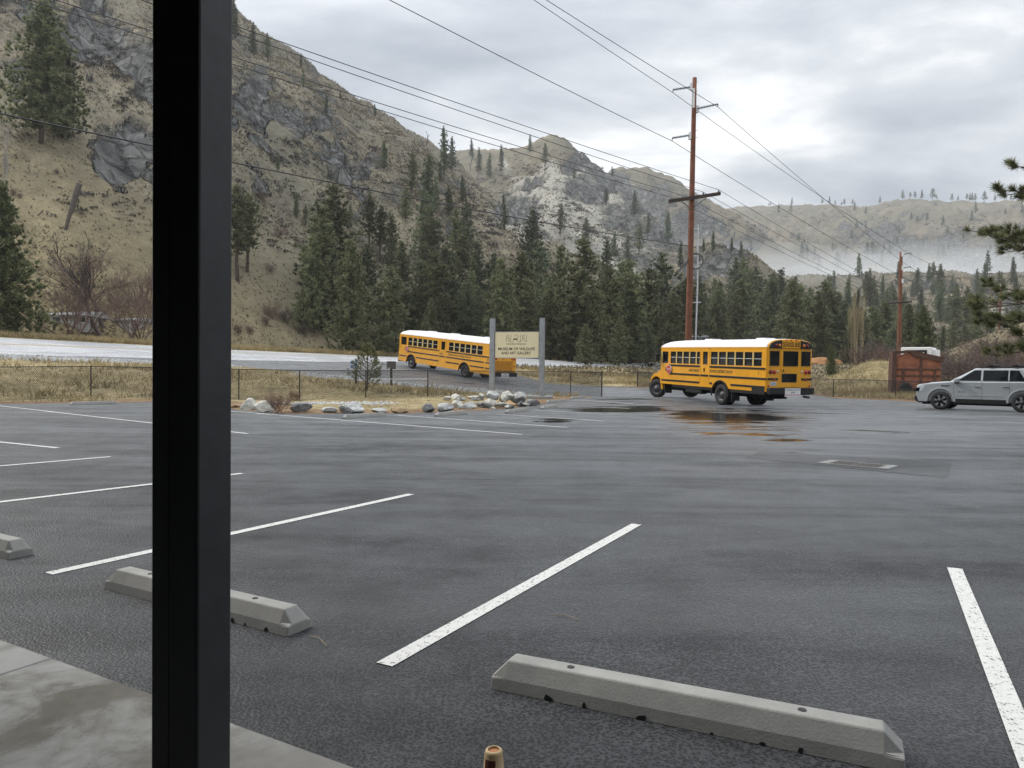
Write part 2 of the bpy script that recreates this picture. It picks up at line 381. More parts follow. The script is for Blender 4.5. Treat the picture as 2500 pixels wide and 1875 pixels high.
def copy_tree(o, parent=None):
    c = o.copy(); COL.objects.link(c); c.parent = parent
    for ch in [q for q in o.children]: copy_tree(ch, c)
    return c
R = random.Random(7)
NR = np.random.default_rng(7)

# ------------------------------------------------------------------ asphalt outlines (plan)
def inside(x, y, poly):
    x = np.asarray(x); c = np.zeros(x.shape, bool); n = len(poly)
    for i in range(n):
        (x0, y0), (x1, y1) = poly[i], poly[(i + 1) % n]
        if y0 == y1: continue
        c ^= ((y0 > y) != (y1 > y)) & (x < (x1 - x0) * (y - y0) / (y1 - y0) + x0)
    return c
def sdist(x, y, poly):
    d = np.full(np.shape(x), 1e9); n = len(poly)
    for i in range(n):
        (x0, y0), (x1, y1) = poly[i], poly[(i + 1) % n]
        ex, ey = x1 - x0, y1 - y0; L = ex * ex + ey * ey + 1e-12
        t = np.clip(((x - x0) * ex + (y - y0) * ey) / L, 0, 1)
        d = np.minimum(d, (x - x0 - t * ex) ** 2 + (y - y0 - t * ey) ** 2)
    d = np.sqrt(d); return np.where(inside(x, y, poly), -d, d)
lot_px = [(-900, 1010), (0, 983), (400, 979), (500, 990), (558, 1000), (624, 1004), (692, 1010), (828, 1010), (1000, 1011), (1067, 1006), (1193, 1002), (1318, 988), (1400, 975), (1469, 968)]
LOT = [(-45, -12)] + [tuple(G(a, b)[:2]) for a, b in lot_px] + [(7.5, 52), (9.6, 56)] + [tuple(G(a, b)[:2]) for a, b in [(1700, 955), (1990, 967), (2034, 971.5), (2190, 977), (2290, 983)]] + [(45, 41), (62, 38), (62, -12)]
DRIVE = [(1.2, 46.2), (-1.1, 48.6), (-7.1, 50.6), (-11.6, 51.6), (-20, 51.8), (-30, 46.5), (-30, 54), (-12, 70), (-4, 73), (0.4, 62), (2.8, 58.3), (9.6, 57), (8.5, 46), (5, 44.0)]
def lerpline(L, k): 
    L = np.array(L); s = np.linspace(0, len(L) - 1, k); i = np.arange(len(L))
    # smooth through the control points with a gentle box filter
    q = np.stack([np.interp(s, i, L[:, j]) for j in range(3)], 1)
    for _ in range(30): q[1:-1] = 0.25 * q[:-2] + 0.5 * q[1:-1] + 0.25 * q[2:]
    return q
NL, FL = lerpline(NEAR_LINE, 160), lerpline(FAR_LINE, 160)
AC = FL[:, :2] - NL[:, :2]; AC = AC / np.linalg.norm(AC, axis=1)[:, None]
NE, FE = NL[:, :2] - AC * 2.4, FL[:, :2] + AC * 1.9
ROAD = [tuple(p) for p in NE] + [tuple(p) for p in FE[::-1]]

exec_after = []
# ------------------------------------------------------------------ ground and mountain
def land_material():
    m = bpy.data.materials.new('land'); m.use_nodes = True; t = m.node_tree; p = t.nodes['Principled BSDF']
    co = N(t, 'ShaderNodeTexCoord')
    def noise(s, det=6, rg=0.6, dist=0.0, mp=None):
        n = N(t, 'ShaderNodeTexNoise'); n.inputs['Scale'].default_value = s; n.inputs['Detail'].default_value = det; n.inputs['Roughness'].default_value = rg; n.inputs['Distortion'].default_value = dist
        src = co.outputs['Object']
        if mp:
            q = N(t, 'ShaderNodeMapping'); q.inputs['Scale'].default_value = mp; t.links.new(src, q.inputs[0]); src = q.outputs[0]
        t.links.new(src, n.inputs['Vector']); return n.outputs[0]
    A = lambda nm: N(t, 'ShaderNodeAttribute', attribute_name=nm).outputs['Fac']
    n_tuft = noise(0.55, 4, 0.75); n_mid = noise(0.05, 5, 0.65); n_big = noise(0.013, 4, 0.6); n_fine = noise(3.5, 3, 0.7)
    # dry bunch grass: straw, olive and bare brown soil between
    g = ramp(t, [(0.32, (0.058, 0.050, 0.042)), (0.44, (0.128, 0.110, 0.082)), (0.54, (0.195, 0.166, 0.115)), (0.68, (0.305, 0.258, 0.168))])
    t.links.new(mth(t, 'ADD', mth(t, 'MULTIPLY', n_tuft, 0.55), mth(t, 'MULTIPLY', n_mid, 0.45)), g.inputs[0])
    ol = ramp(t, [(0.40, 0.0), (0.62, 0.75)]); t.links.new(n_big, ol.inputs[0])
    c = mixc(t, ol.outputs[0], g.outputs[0], mixc(t, n_tuft, (0.075, 0.072, 0.056), (0.20, 0.19, 0.135)))
    brc = mixc(t, n_tuft, (0.045, 0.038, 0.034), (0.15, 0.125, 0.105)); bm0 = ramp(t, [(0.46, 0.0), (0.60, 0.85)]); t.links.new(mth(t, 'ADD', mth(t, 'MULTIPLY', A('brush'), 0.5), mth(t, 'MULTIPLY', noise(0.16, 4, 0.7), 0.5)), bm0.inputs[0])  # brush colour, also painted in for the shade of gully floors
    c = mixc(t, bm0.outputs[0], c, brc)
    # verge: greener, straw
    vg = ramp(t, [(0.36, (0.12, 0.10, 0.05)), (0.5, (0.25, 0.20, 0.105)), (0.66, (0.42, 0.345, 0.20))]); t.links.new(mth(t, 'ADD', mth(t, 'MULTIPLY', n_fine, 0.5), mth(t, 'MULTIPLY', noise(0.35), 0.5)), vg.inputs[0])
    c = mixc(t, A('verge'), c, vg.outputs[0])
    # scree: pale grey-buff
    scr = mixc(t, n_tuft, (0.22, 0.21, 0.18), (0.42, 0.40, 0.345)); sm = ramp(t, [(0.42, 0.0), (0.56, 1.0)])
    t.links.new(mth(t, 'ADD', mth(t, 'MULTIPLY', A('scree'), 0.55), mth(t, 'MULTIPLY', n_mid, 0.45)), sm.inputs[0])
    c = mixc(t, mth(t, 'MULTIPLY', sm.outputs[0], mth(t, 'MINIMUM', mth(t, 'MULTIPLY', A('scree'), 3.0), 1.0)), c, scr)
    # rock: blue-grey schist with dark cracks and pale faces
    v = N(t, 'ShaderNodeTexVoronoi', feature='DISTANCE_TO_EDGE'); v.inputs['Scale'].default_value = 0.22
    mq = N(t, 'ShaderNodeMapping'); mq.inputs['Scale'].default_value = (1, 1, 0.45); mq.inputs['Rotation'].default_value = (0.3, 0.5, 0.6); t.links.new(co.outputs['Object'], mq.inputs[0])
    wv = N(t, 'ShaderNodeVectorMath', operation='ADD'); nn = N(t, 'ShaderNodeTexNoise'); nn.inputs['Scale'].default_value = 0.25; nn.inputs['Detail'].default_value = 5; t.links.new(co.outputs['Object'], nn.inputs['Vector'])
    ns = N(t, 'ShaderNodeVectorMath', operation='SCALE'); ns.inputs['Scale'].default_value = 4.0; t.links.new(nn.outputs['Color'], ns.inputs[0])
    t.links.new(mq.outputs[0], wv.inputs[0]); t.links.new(ns.outputs[0], wv.inputs[1]); t.links.new(wv.outputs[0], v.inputs['Vector'])
    crk = ramp(t, [(0.0, 0.35), (0.10, 0.9), (1.0, 1.15)]); t.links.new(v.outputs['Distance'], crk.inputs[0])
    nr = noise(0.14, 6, 0.75, 1.2, (1, 1, 0.5))
    rk = ramp(t, [(0.34, (0.050, 0.050, 0.049)), (0.47, (0.125, 0.127, 0.122)), (0.58, (0.215, 0.213, 0.200)), (0.70, (0.36, 0.35, 0.32))]); t.links.new(nr, rk.inputs[0])
    rkc = mixc(t, 1.0, rk.outputs[0], crk.outputs[0], 'MULTIPLY')
    rm = ramp(t, [(0.44, 0.0), (0.56, 1.0)]); t.links.new(mth(t, 'ADD', mth(t, 'MULTIPLY', A('rock'), 0.46), mth(t, 'MULTIPLY', noise(0.09, 5, 0.72), 0.54)), rm.inputs[0])
    c = mixc(t, rm.outputs[0], c, rkc)
    # roadside gravel and bark litter
    gv = N(t, 'ShaderNodeTexVoronoi'); gv.inputs['Scale'].default_value = 7; t.links.new(co.outputs['Object'], gv.inputs['Vector'])
    gr = ramp(t, [(0.0, (0.10, 0.105, 0.11)), (0.5, (0.33, 0.335, 0.335)), (1.0, (0.55, 0.55, 0.54))]); t.links.new(gv.outputs['Color'], gr.inputs[0])
    gm = ramp(t, [(0.45, 0.0), (0.6, 1.0)]); t.links.new(mth(t, 'ADD', mth(t, 'MULTIPLY', A('gravel'), 0.8), mth(t, 'MULTIPLY', noise(0.8), 0.25)), gm.inputs[0])
    c = mixc(t, gm.outputs[0], c, gr.outputs[0])
    bk = ramp(t, [(0.35, (0.09, 0.055, 0.035)), (0.5, (0.19, 0.12, 0.07)), (0.68, (0.30, 0.22, 0.13))]); t.links.new(mth(t, 'ADD', mth(t, 'MULTIPLY', noise(9, 4, 0.7), 0.6), mth(t, 'MULTIPLY', noise(0.9), 0.4)), bk.inputs[0])
    bm_ = ramp(t, [(0.5, 0.0), (0.62, 0.9)]); t.links.new(mth(t, 'ADD', mth(t, 'MULTIPLY', A('bark'), 0.75), mth(t, 'MULTIPLY', noise(0.7), 0.3)), bm_.inputs[0])
    c = mixc(t, bm_.outputs[0], c, bk.outputs[0])
    t.links.new(c, p.inputs['Base Color']); p.inputs['Roughness'].default_value = 0.92; p.inputs['Specular IOR Level'].default_value = 0.2
    b = N(t, 'ShaderNodeBump'); b.inputs['Distance'].default_value = 0.35; b.inputs['Strength'].default_value = 0.8
    hh = mth(t, 'ADD', mth(t, 'MULTIPLY', n_tuft, 0.7), mth(t, 'MULTIPLY', mth(t, 'MULTIPLY', crk.outputs[0], rm.outputs[0]), 2.5))
    t.links.new(hh, b.inputs['Height'])
    b2_ = N(t, 'ShaderNodeBump'); b2_.inputs['Distance'].default_value = 1.2; b2_.inputs['Strength'].default_value = 0.9
    t.links.new(mth(t, 'MULTIPLY', nr, mth(t, 'ADD', 0.25, mth(t, 'MULTIPLY', rm.outputs[0], 2.2))), b2_.inputs['Height']); t.links.new(b.outputs[0], b2_.inputs['Normal'])
    t.links.new(b2_.outputs[0], p.inputs['Normal'])
    return m
LAND = land_material()

def ell(px, py, lst):
    r = np.zeros(px.shape)
    for cx, cy, rx, ry, w in lst:
        r = np.maximum(r, w * np.exp(-(((px - cx * D2S) / (rx * D2S)) ** 2 + ((py - cy * D2S) / (ry * D2S)) ** 2) ** 1.3))
    return r
ROCKS = [(265, 325, 75, 80, 1.0), (235, 100, 110, 60, .95), (140, 50, 80, 50, .75), (330, 150, 60, 80, .9), (20, 170, 40, 50, .8), (545, 180, 50, 60, .8), (600, 235, 60, 40, .8), (680, 285, 70, 35, .85), (760, 350, 60, 30, .8), (880, 430, 70, 30, .7), (960, 490, 25, 25, .9),
         (700, 90, 100, 100, .35), (1120, 420, 70, 45, .85), (1255, 345, 40, 40, .95), (1300, 390, 60, 40, .95), (1380, 430, 60, 40, .8), (1430, 500, 80, 60, .75), (1540, 560, 70, 50, .9), (1330, 460, 60, 40, .6), (1500, 470, 70, 40, .8), (1590, 560, 60, 40, .8),
         (1760, 480, 200, 25, .3), (1960, 530, 120, 45, .8), (1840, 520, 90, 40, .6), (2080, 560, 130, 40, .85), (2150, 500, 60, 40, .55), (1620, 520, 60, 40, .6), (2180, 690, 30, 40, .6)]
SCREE = [(1230, 440, 170, 95, 1.0), (1310, 520, 130, 60, .8), (1130, 380, 80, 40, .7), (640, 200, 120, 120, .35), (880, 300, 80, 60, .3), (2150, 700, 50, 40, .8), (2150, 540, 60, 40, .7)]

cols = np.arange(-560, 3061, 6.0)
rows = np.concatenate([np.arange(6, 30, 1.5), np.geomspace(30, 95, 190), np.geomspace(95.8, 2300, 340)])
PXg, Yg = np.meshgrid(cols, rows); Xg = (PXg - 1250) / FPX * Yg
Zg = terr(Xg, Yg)
nearm = Yg < 205
sdl = np.full(Xg.shape, 50.0)
xs, ys = Xg[nearm], Yg[nearm]
s1 = sdist(xs, ys, LOT); s2 = sdist(xs, ys, DRIVE); s3 = sdist(xs, ys, ROAD)
smin = np.minimum(np.minimum(s1, s2), s3); sdl[nearm] = smin
off = np.where(sdl < 0, np.maximum(sdl * 0.45, -0.22), np.minimum(sdl * 0.3, 0.05)) - 0.0
lump = (fbm(Xg * 0.9, Yg * 0.9, 3, 41) - 0.45) * 0.22 * sstep(0.3, 2.5, sdl) * (Yg < 330)
Zg = Zg + off + lump
ipx, ipy = proj(Xg, Yg, Zg)
wpx, wpy = ipx + 190 * (fbm(ipx / 90, ipy / 90, 4, 81, .6) - .5), ipy + 170 * (fbm(ipx / 80 + 9, ipy / 80, 4, 82, .6) - .5)
rock = ell(wpx, wpy, ROCKS) * (Yg > 105); scree = ell(wpx, wpy, SCREE) * (Yg > 110)
slope = np.gradient(Zg, axis=0) / np.maximum(np.gradient(Yg, axis=0), .01); slope = np.hypot(slope, np.gradient(Zg, axis=1) / np.maximum(np.gradient(Xg, axis=1), .01))
steep = sstep(.95, 1.7, slope) * (Yg > 105)
rock = np.clip(rock * .80 + steep * .60 + (.09 + .55 * (fbm(Xg / 26, Yg / 26, 4, 78, .6) - .5)) * (Yg > 105) * (Yg < 1200), 0, 1)
# broken ledges where it is rock
led = np.abs(fbm(Xg / 9, Yg / 9, 4, 31) - 0.5)
Zg = Zg + sstep(0.3, 0.9, rock) * (led * 2 - 0.4) * np.clip(Yg / 26, 3.0, 14.0)
gl_ = gully(Xg, Yg); brush = np.clip(1.15 - 1.5 * sstep(.28, .72, gl_) + .9 * (fbm(Xg / 18, Yg / 18, 4, 91, .6) - .5), 0, 1) * (Yg > 95)  # brush follows gully floors; its dark tint also stands in for relief shade
gravel = np.zeros(Xg.shape); bark = np.zeros(Xg.shape); verge = np.zeros(Xg.shape)
dn = np.full(Xg.shape, 99.0); dn[nearm] = s3
below = inside(Xg, Yg, [tuple(p) for p in NE] + [(110, 0), (-70, 0)])
gravel = np.where(below & (dn > -0.5) & (dn < 4.6), 1.0 - sstep(3.2, 4.6, dn), 0.0)
ddv = np.full(Xg.shape, 99.0); ddv[nearm] = s2
gravel = np.maximum(gravel, np.where((ddv < 3.2) & (Xg < 2.5) & (Yg < 56) & (Xg > -14), 1 - sstep(2.2, 3.2, ddv), 0))
gravel = np.maximum(gravel, 0.9 * np.exp(-(((Xg + 7.2) / 2.0) ** 2 + ((Yg - 31.5) / 1.0) ** 2)))
dl = np.full(Xg.shape, 99.0); dl[nearm] = s1
bark = np.where(dl < 3.0, 1 - sstep(0.6, 3.0, dl), 0) * 1.0
bark = np.where((Xg < -14.5) | (Xg > 9), bark * np.where(dl < 1.2, 1, 0.4), bark)
verge = 1 - sstep(60, 130, Yg) * (1 - (dn < 6)); verge = np.where(dn < 9, np.maximum(verge, .9), verge); verge = verge * (Yg < 190)
nr_, nc_ = Xg.shape
idx = np.arange(nr_ * nc_).reshape(nr_, nc_)
def band(name, r0, r1):
    sub = idx[r0:r1 + 1]; k = sub.shape[0]
    loc = np.arange(k * nc_).reshape(k, nc_)
    f = np.stack([loc[:-1, :-1], loc[:-1, 1:], loc[1:, 1:], loc[1:, :-1]], -1).reshape(-1, 4)
    v = np.stack([Xg[r0:r1 + 1], Yg[r0:r1 + 1], Zg[r0:r1 + 1]], -1).reshape(-1, 3)
    o = npmesh(name, v, f, LAND, True)
    for nm, a in (('rock', rock), ('brush', brush), ('scree', scree), ('gravel', gravel), ('bark', bark), ('verge', verge)): attr(o, nm, a[r0:r1 + 1].ravel())
    return struct(o)
rsplit = int(np.argmax(rows > 94.9))
ground = band('ground', 0, rsplit)
mountain = band('mountain', rsplit, nr_ - 1)
# the ground goes on behind and beside the building
gb = raw('ground_behind', [(-900, -900, -0.25), (900, -900, -0.25), (900, 7, -0.25), (-900, 7, -0.25)], [(0, 1, 2, 3)], LAND); struct(gb)

# ------------------------------------------------------------------ parking lot, driveway, highway
LOTM = asphalt('lot_asphalt', 'wet', (0.0028, 0.0030, 0.0034), (0.0115, 0.0118, 0.0126))
gx = np.arange(-46, 63, 0.5); gy = np.concatenate([np.arange(-12, 60, 0.5)])
LX, LY = np.meshgrid(gx, gy)
sd_ = np.minimum(sdist(LX, LY, LOT), 99)
LZ = np.where(LY > 25, terr(LX, np.maximum(LY, 26)), 0.0)
keepv = sd_ < 0.7
ii = np.arange(LX.size).reshape(LX.shape)
kf = keepv[:-1, :-1] & keepv[1:, :-1] & keepv[:-1, 1:] & keepv[1:, 1:]
f = np.stack([ii[:-1, :-1], ii[:-1, 1:], ii[1:, 1:], ii[1:, :-1]], -1)[kf]
lot = struct(npmesh('parking_lot', np.stack([LX, LY, LZ], -1).reshape(-1, 3), f, LOTM, True))
def lotwet(x, y):
    px, py = proj(x, np.maximum(y, 1.0), np.zeros_like(x)); w = np.full(x.shape, 0.22)
    w = w + 0.20 * sstep(6, 26, y)
    for cx, cy, rx, ry, a in [(1500, 893, 70, 16, .33), (1620, 900, 60, 14, .28), (1560, 915, 120, 22, .12), (1320, 886, 110, 7, .46), (1400, 882, 40, 5, .40), (1200, 909, 50, 7, .42), (1150, 897, 50, 5, .25), (1520, 940, 30, 5, .35), (1690, 950, 45, 9, .32), (1680, 978, 60, 5, .42), (1640, 935, 70, 14, .2),
                              (1850, 960, 350, 60, .13), (1700, 905, 300, 30, .10), (1350, 870, 80, 6, .25), (750, 922, 60, 8, .12), (2000, 1100, 250, 90, .06)]:
        w = w + a * np.exp(-(((px - cx * D2S) / (rx * D2S)) ** 2 + ((py - cy * D2S) / (ry * D2S)) ** 2))
    return np.where(y < 2, 0.2, w)
attr(lot, 'wet', lotwet(LX, LY).ravel())
HWM = asphalt('highway_asphalt', 'wet', (0.12, 0.122, 0.127), (0.20, 0.202, 0.206))
def ribbon(name, A, B, m, dz, k=7, parent=None, wet=0.25):
    A = np.asarray(A); B = np.asarray(B); n = len(A); s = np.linspace(0, 1, k)
    q = A[:, None, :2] * (1 - s)[None, :, None] + B[:, None, :2] * s[None, :, None]
    z = terr(q[..., 0], q[..., 1]) + dz
    v = np.concatenate([q, z[..., None]], -1).reshape(-1, 3); l = np.arange(n * k).reshape(n, k)
    f = np.stack([l[:-1, :-1], l[:-1, 1:], l[1:, 1:], l[1:, :-1]], -1).reshape(-1, 4)
    o = npmesh(name, v, f, m, True, parent); attr(o, 'wet', np.full(len(v), wet)); return o
road = struct(ribbon('highway', NE, FE, HWM, 0.02, 12))
dx = np.arange(-31, 10.5, 0.5); dy = np.arange(43, 75, 0.5); DX, DY = np.meshgrid(dx, dy)
kv = sdist(DX, DY, DRIVE) < 0.55; DZ = terr(DX, DY) + 0.008
ii = np.arange(DX.size).reshape(DX.shape); kf = kv[:-1, :-1] & kv[1:, :-1] & kv[:-1, 1:] & kv[1:, 1:]
drive = struct(npmesh('driveway', np.stack([DX, DY, DZ], -1).reshape(-1, 3), np.stack([ii[:-1, :-1], ii[:-1, 1:], ii[1:, 1:], ii[1:, :-1]], -1)[kf], asphalt('driveway_asphalt', 'wet', (0.02, 0.021, 0.022), (0.04, 0.041, 0.043)), True))
attr(drive, 'wet', np.full(DX.size, 0.48))

def paint_mat(name, colr, under):
    m = bpy.data.materials.new(name); m.use_nodes = True; t = m.node_tree; p = t.nodes['Principled BSDF']; co = N(t, 'ShaderNodeTexCoord')
    v = N(t, 'ShaderNodeTexVoronoi'); v.inputs['Scale'].default_value = 62; t.links.new(co.outputs['Object'], v.inputs['Vector'])
    n = N(t, 'ShaderNodeTexNoise'); n.inputs['Scale'].default_value = 26; n.inputs['Detail'].default_value = 4; n.inputs['Roughness'].default_value = .7; t.links.new(co.outputs['Object'], n.inputs['Vector'])
    r = ramp(t, [(0.36, 0.0), (0.44, 1.0)]); t.links.new(mth(t, 'ADD', mth(t, 'MULTIPLY', v.outputs['Distance'], 0.3), mth(t, 'MULTIPLY', n.outputs[0], 0.72)), r.inputs[0])
    t.links.new(mixc(t, r.outputs[0], under, mixc(t, n.outputs[0], [c * .72 for c in colr], colr)), p.inputs['Base Color']); p.inputs['Roughness'].default_value = 0.6
    b = N(t, 'ShaderNodeBump'); b.inputs['Strength'].default_value = 0.5; b.inputs['Distance'].default_value = 0.004; t.links.new(v.outputs['Distance'], b.inputs['Height']); t.links.new(b.outputs[0], p.inputs['Normal'])
    return m
WHITE_P = paint_mat('white_paint', (0.66, 0.66, 0.63), (0.10, 0.10, 0.105)); YEL_P = paint_mat('yellow_paint', (0.75, 0.50, 0.10), (0.12, 0.12, 0.12))
def painted(a, b, wdt=0.105):
    p, q = G(*a), G(*b); p.z = q.z = 0; d = (q - p).normalized(); n = Vector((-d.y, d.x, 0)) * wdt / 2
    k = max(2, int((q - p).length / 0.5)); L = np.array([[*(p.lerp(q, i / k))[:2]] for i in range(k + 1)]); nn = np.array([n.x, n.y])
    A, B = L - nn, L + nn
    o = ribbon('painted_line', A, B, WHITE_P, 0.005, 2, lot); 
    v = np.array([w.co for w in o.data.vertices]); z = np.where(v[:, 1] > 25, v[:, 2], 0.005)
    # far away the strip sits a touch higher so that it stays clear of the lot's facets
    for w, zz in zip(o.data.vertices, z): w.co.z = zz + (0.006 if w.co.y > 25 else 0)
D = lambda x, y: (x * D2S, y * D2S)
for a, b in [(D(105, 1240), D(888, 1068)), (D(830, 1437), D(1375, 1133)), (D(2260, 1725), D(2062, 1228)), (D(-60, 1092), D(523, 1023)), (D(-60, 1012), D(238, 987)),
             (D(-40, 873), D(535, 937)), (D(-40, 951), D(125, 968)), ((470, 997), (1275, 1061)), ((967, 1014), (1387, 1044)), ((1213, 1012), (1476, 1028)), ((1306, 1002), (1545, 1015)),
             ((1381, 991), (1539, 998)), ((1390, 980), (1650, 993)), ((1446, 974), (1693, 985)), ((2334, 1003), (2560, 1011)), ((2383, 1016), (2560, 1023)), ((2444, 1033), (2560, 1037.5))]:
    painted(a, b)
for nm, t0, w, m in [('edge_line', 0.0, 0.16, WHITE_P), ('edge_line', 1.0, 0.16, WHITE_P), ('centre_line', 0.485, 0.13, YEL_P), ('centre_line', 0.525, 0.13, YEL_P)]:
    c = NL[:, :2] + (FL[:, :2] - NL[:, :2]) * t0
    k0, k1 = 0, 160
    ribbon(nm, (c - AC * w / 2)[k0:k1], (c + AC * w / 2)[k0:k1], m, 0.034, 2, road)
# patched asphalt round the storm drain
PATCH = asphalt('patch_asphalt', 'wet', (0.005, 0.0052, 0.006), (0.012, 0.0123, 0.013), sheen=.25)
pp = [G(*D(a, b)) for a, b in [(1608, 989), (1650, 974), (2055, 1001), (2045, 1033)]]
po = struct(raw('asphalt_patch', [(p.x, p.y, 0.004) for p in pp], [(0, 1, 2, 3)], PATCH)); attr(po, 'wet', [0.45] * 4)
# ------------------------------------------------------------------ foreground: slab, post, porch, building
CONC = mat('damp_concrete', (0.30, 0.295, 0.28), 0.42, var=0.0, var2=(0.44, 0.435, 0.42), scale=1.1, bump=0.25, bscale=60, bdist=0.004)
STOPM = mat('cast_concrete', (0.23, 0.228, 0.215), 0.8, var=0.0, var2=(0.32, 0.315, 0.295), scale=3.5, bump=0.35, bscale=90, bdist=0.004)
PITM = mat('dark_pit', (0.04, 0.04, 0.038), 0.9)
def slab_material():
    m = bpy.data.materials.new('wet_slab'); m.use_nodes = True; t = m.node_tree; p = t.nodes['Principled BSDF']; co = N(t, 'ShaderNodeTexCoord')
    n = N(t, 'ShaderNodeTexNoise'); n.inputs['Scale'].default_value = 1.3; n.inputs['Detail'].default_value = 7; n.inputs['Roughness'].default_value = .62; n.inputs['Distortion'].default_value = .7; t.links.new(co.outputs['Object'], n.inputs['Vector'])
    n2 = N(t, 'ShaderNodeTexNoise'); n2.inputs['Scale'].default_value = 14; n2.inputs['Detail'].default_value = 6; t.links.new(co.outputs['Object'], n2.inputs['Vector'])
    w = ramp(t, [(0.42, 0.0), (0.60, 1.0)]); t.links.new(n.outputs[0], w.inputs[0])
    dry = mixc(t, n2.outputs[0], (0.20, 0.20, 0.193), (0.28, 0.278, 0.27)); wetc = mixc(t, n2.outputs[0], (0.10, 0.094, 0.08), (0.17, 0.162, 0.142))
    t.links.new(mixc(t, w.outputs[0], dry, wetc), p.inputs['Base Color'])
    t.links.new(mth(t, 'SUBTRACT', 0.5, mth(t, 'MULTIPLY', w.outputs[0], 0.36)), p.inputs['Roughness'])
    b = N(t, 'ShaderNodeBump'); b.inputs['Strength'].default_value = .35; b.inputs['Distance'].default_value = .004; t.links.new(n2.outputs[0], b.inputs['Height']); t.links.new(b.outputs[0], p.inputs['Normal'])
    return m
e0, e1 = G(*D(0, 1390)), G(*D(735, 1659)); TD = (e1 - e0).normalized(); ND = Vector((-TD.y, TD.x, 0))   # along the slab edge, and outwards
FA = math.atan2(TD.y, TD.x)
def along(t, n, z): p = e0 + TD * t + ND * n; return Vector((p.x, p.y, z))
slab_m = slab_material()
slab = bpy.data.objects.new('walkway', None); COL.objects.link(slab); slab.location = (e0.x, e0.y, 0); slab.rotation_euler = (0, 0, FA); struct(slab)
jt = [-9.6, -7.2, -4.8, -2.4, 0.335, 2.75, 5.15, 7.55, 9.95]
jt[4] = (G(*D(110, 1432)) - e0).dot(TD)
for a, b in zip(jt[:-1], jt[1:]):
    MB().box(a + 0.004, b - 0.004, -3.3, 0, -0.3, 0.025).obj('concrete_panel', slab_m, slab, bevel=0.008)
POSTM = mat('charcoal_paint', (0.024, 0.026, 0.030), 0.45, var=0.25, scale=7, bump=0.5, bscale=14, bdist=0.004)
pd = 1.74; pc = P(*D(428, 600), pd); pz = 3.45
pcol = thing('porch_post', 'tall square charcoal painted porch post standing on the concrete walkway', 'post', (pc.x, pc.y, 0.02), FA)
# the near corner of the post is at local (0,0): it runs back to the left along the wall and out towards the lot
bw, bd_ = 0.176, 0.098
MB().box(-bw, 0, 0, bd_, 0, pz).obj('shaft', POSTM, pcol, bevel=0.006)
MB().box(-bw * 0.615, -bw * 0.605, -0.0012, 0.001, 0, pz).obj('board_joint', POSTM, pcol)
roof = thing('porch_roof', 'dark soffit of the porch roof carried by the charcoal post', 'roof', (pc.x, pc.y, pz + 0.02), FA)
MB().box(-22, 24, -3.0, 0.25, 0.0, 0.22).obj('soffit', mat('soffit', (0.10, 0.095, 0.09), 0.7), roof)
MB().box(-22, 24, 0.25, 0.29, -0.05, 0.3).obj('fascia', POSTM, roof)
bwall = thing('building_wall', 'unseen grey siding wall of the building behind the porch walkway', 'wall', (pc.x, pc.y, 0), FA)
MB().box(-22, 24, -3.2, -3.0, 0, 7.5).obj('siding', mat('siding', (0.07, 0.07, 0.07), 0.7), bwall)  # out of view; made taller, longer and darker to cut light on the stops

# ------------------------------------------------------------------ wheel stops
def wheel_stop(p, q, label, L=1.79):
    p = Vector((p.x, p.y, 0)); q = Vector((q.x, q.y, 0)); d = (q - p).normalized()
    z = tz(p.x, p.y) if p.y > 25 else 0.0
    o = thing('wheel_stop', label, 'wheel stop', (p.x, p.y, z + 0.002), math.atan2(d.y, d.x), 'concrete wheel stops in the parking lot')
    h, w = 0.135, 0.20; c = 0.075
    def ring(x, k): # cross-section
        return [(x, 0, 0), (x, 0.012, 0.055), (x, 0.05, h), (x, w - 0.05, h), (x, w - 0.012, 0.055), (x, w, 0)]
    n = 10; xs_ = [0, c] + [c + (L - 2 * c) * i / n for i in range(1, n)] + [L - c, L]; vs = []; 
    for i, x in enumerate(xs_):
        r = ring(x, 0)
        if i in (0, len(xs_) - 1): r = [(x, a[1], min(a[2], 0.056) + .002 * (a[2] > .1)) for a in r]
        vs += r
    fs = [(i * 6 + k, i * 6 + k + 1, (i + 1) * 6 + k + 1, (i + 1) * 6 + k) for i in range(len(xs_) - 1) for k in range(5)]
    fs += [tuple(range(6))[::-1], tuple((len(xs_) - 1) * 6 + k for k in range(6))]
    m = MB(); m.add(vs, fs); m.obj('body', STOPM, o, bevel=0.008)
    rs_ = random.Random(int(p.x * 100 + p.y * 10))
    if p.y < 8:      # chips broken out of the foot of the nearer stops
        for _ in range(7):
            x = rs_.uniform(.15, L - .15); w_ = rs_.uniform(.008, .03); hh = rs_.uniform(.008, .03)
            pts = [(x + w_ * math.cos(a) * rs_.uniform(.6, 1.2), max(.001, hh * (.35 + .8 * math.sin(a)) * rs_.uniform(.7, 1.1))) for a in [k * math.pi / 4 for k in range(8)]]
            MB().prism(pts, -.0015 + .003 * 0, .01).obj('chip', PITM, o)
    for x in (0.38, L - 0.38):
        MB().lathe([(0, 0), (0.018, 0), (0.018, 0.004), (0, 0.004)], 8, (x, w / 2, h - 0.001)).obj('pin_hole', PITM, o)
    return o
def WS(a, b, label): return wheel_stop(G(*a), G(*b), label)
s1p, s1q = G(*D(1058, 1488)), G(*D(1760, 1634))
wheel_stop(s1p, s1q, 'chipped concrete wheel stop lying beside the upturned paper cup')
s2p, s2q = G(*D(223, 1272)), G(*D(645, 1383)); wheel_stop(s2p, s2q, 'concrete wheel stop passing behind the charcoal porch post')
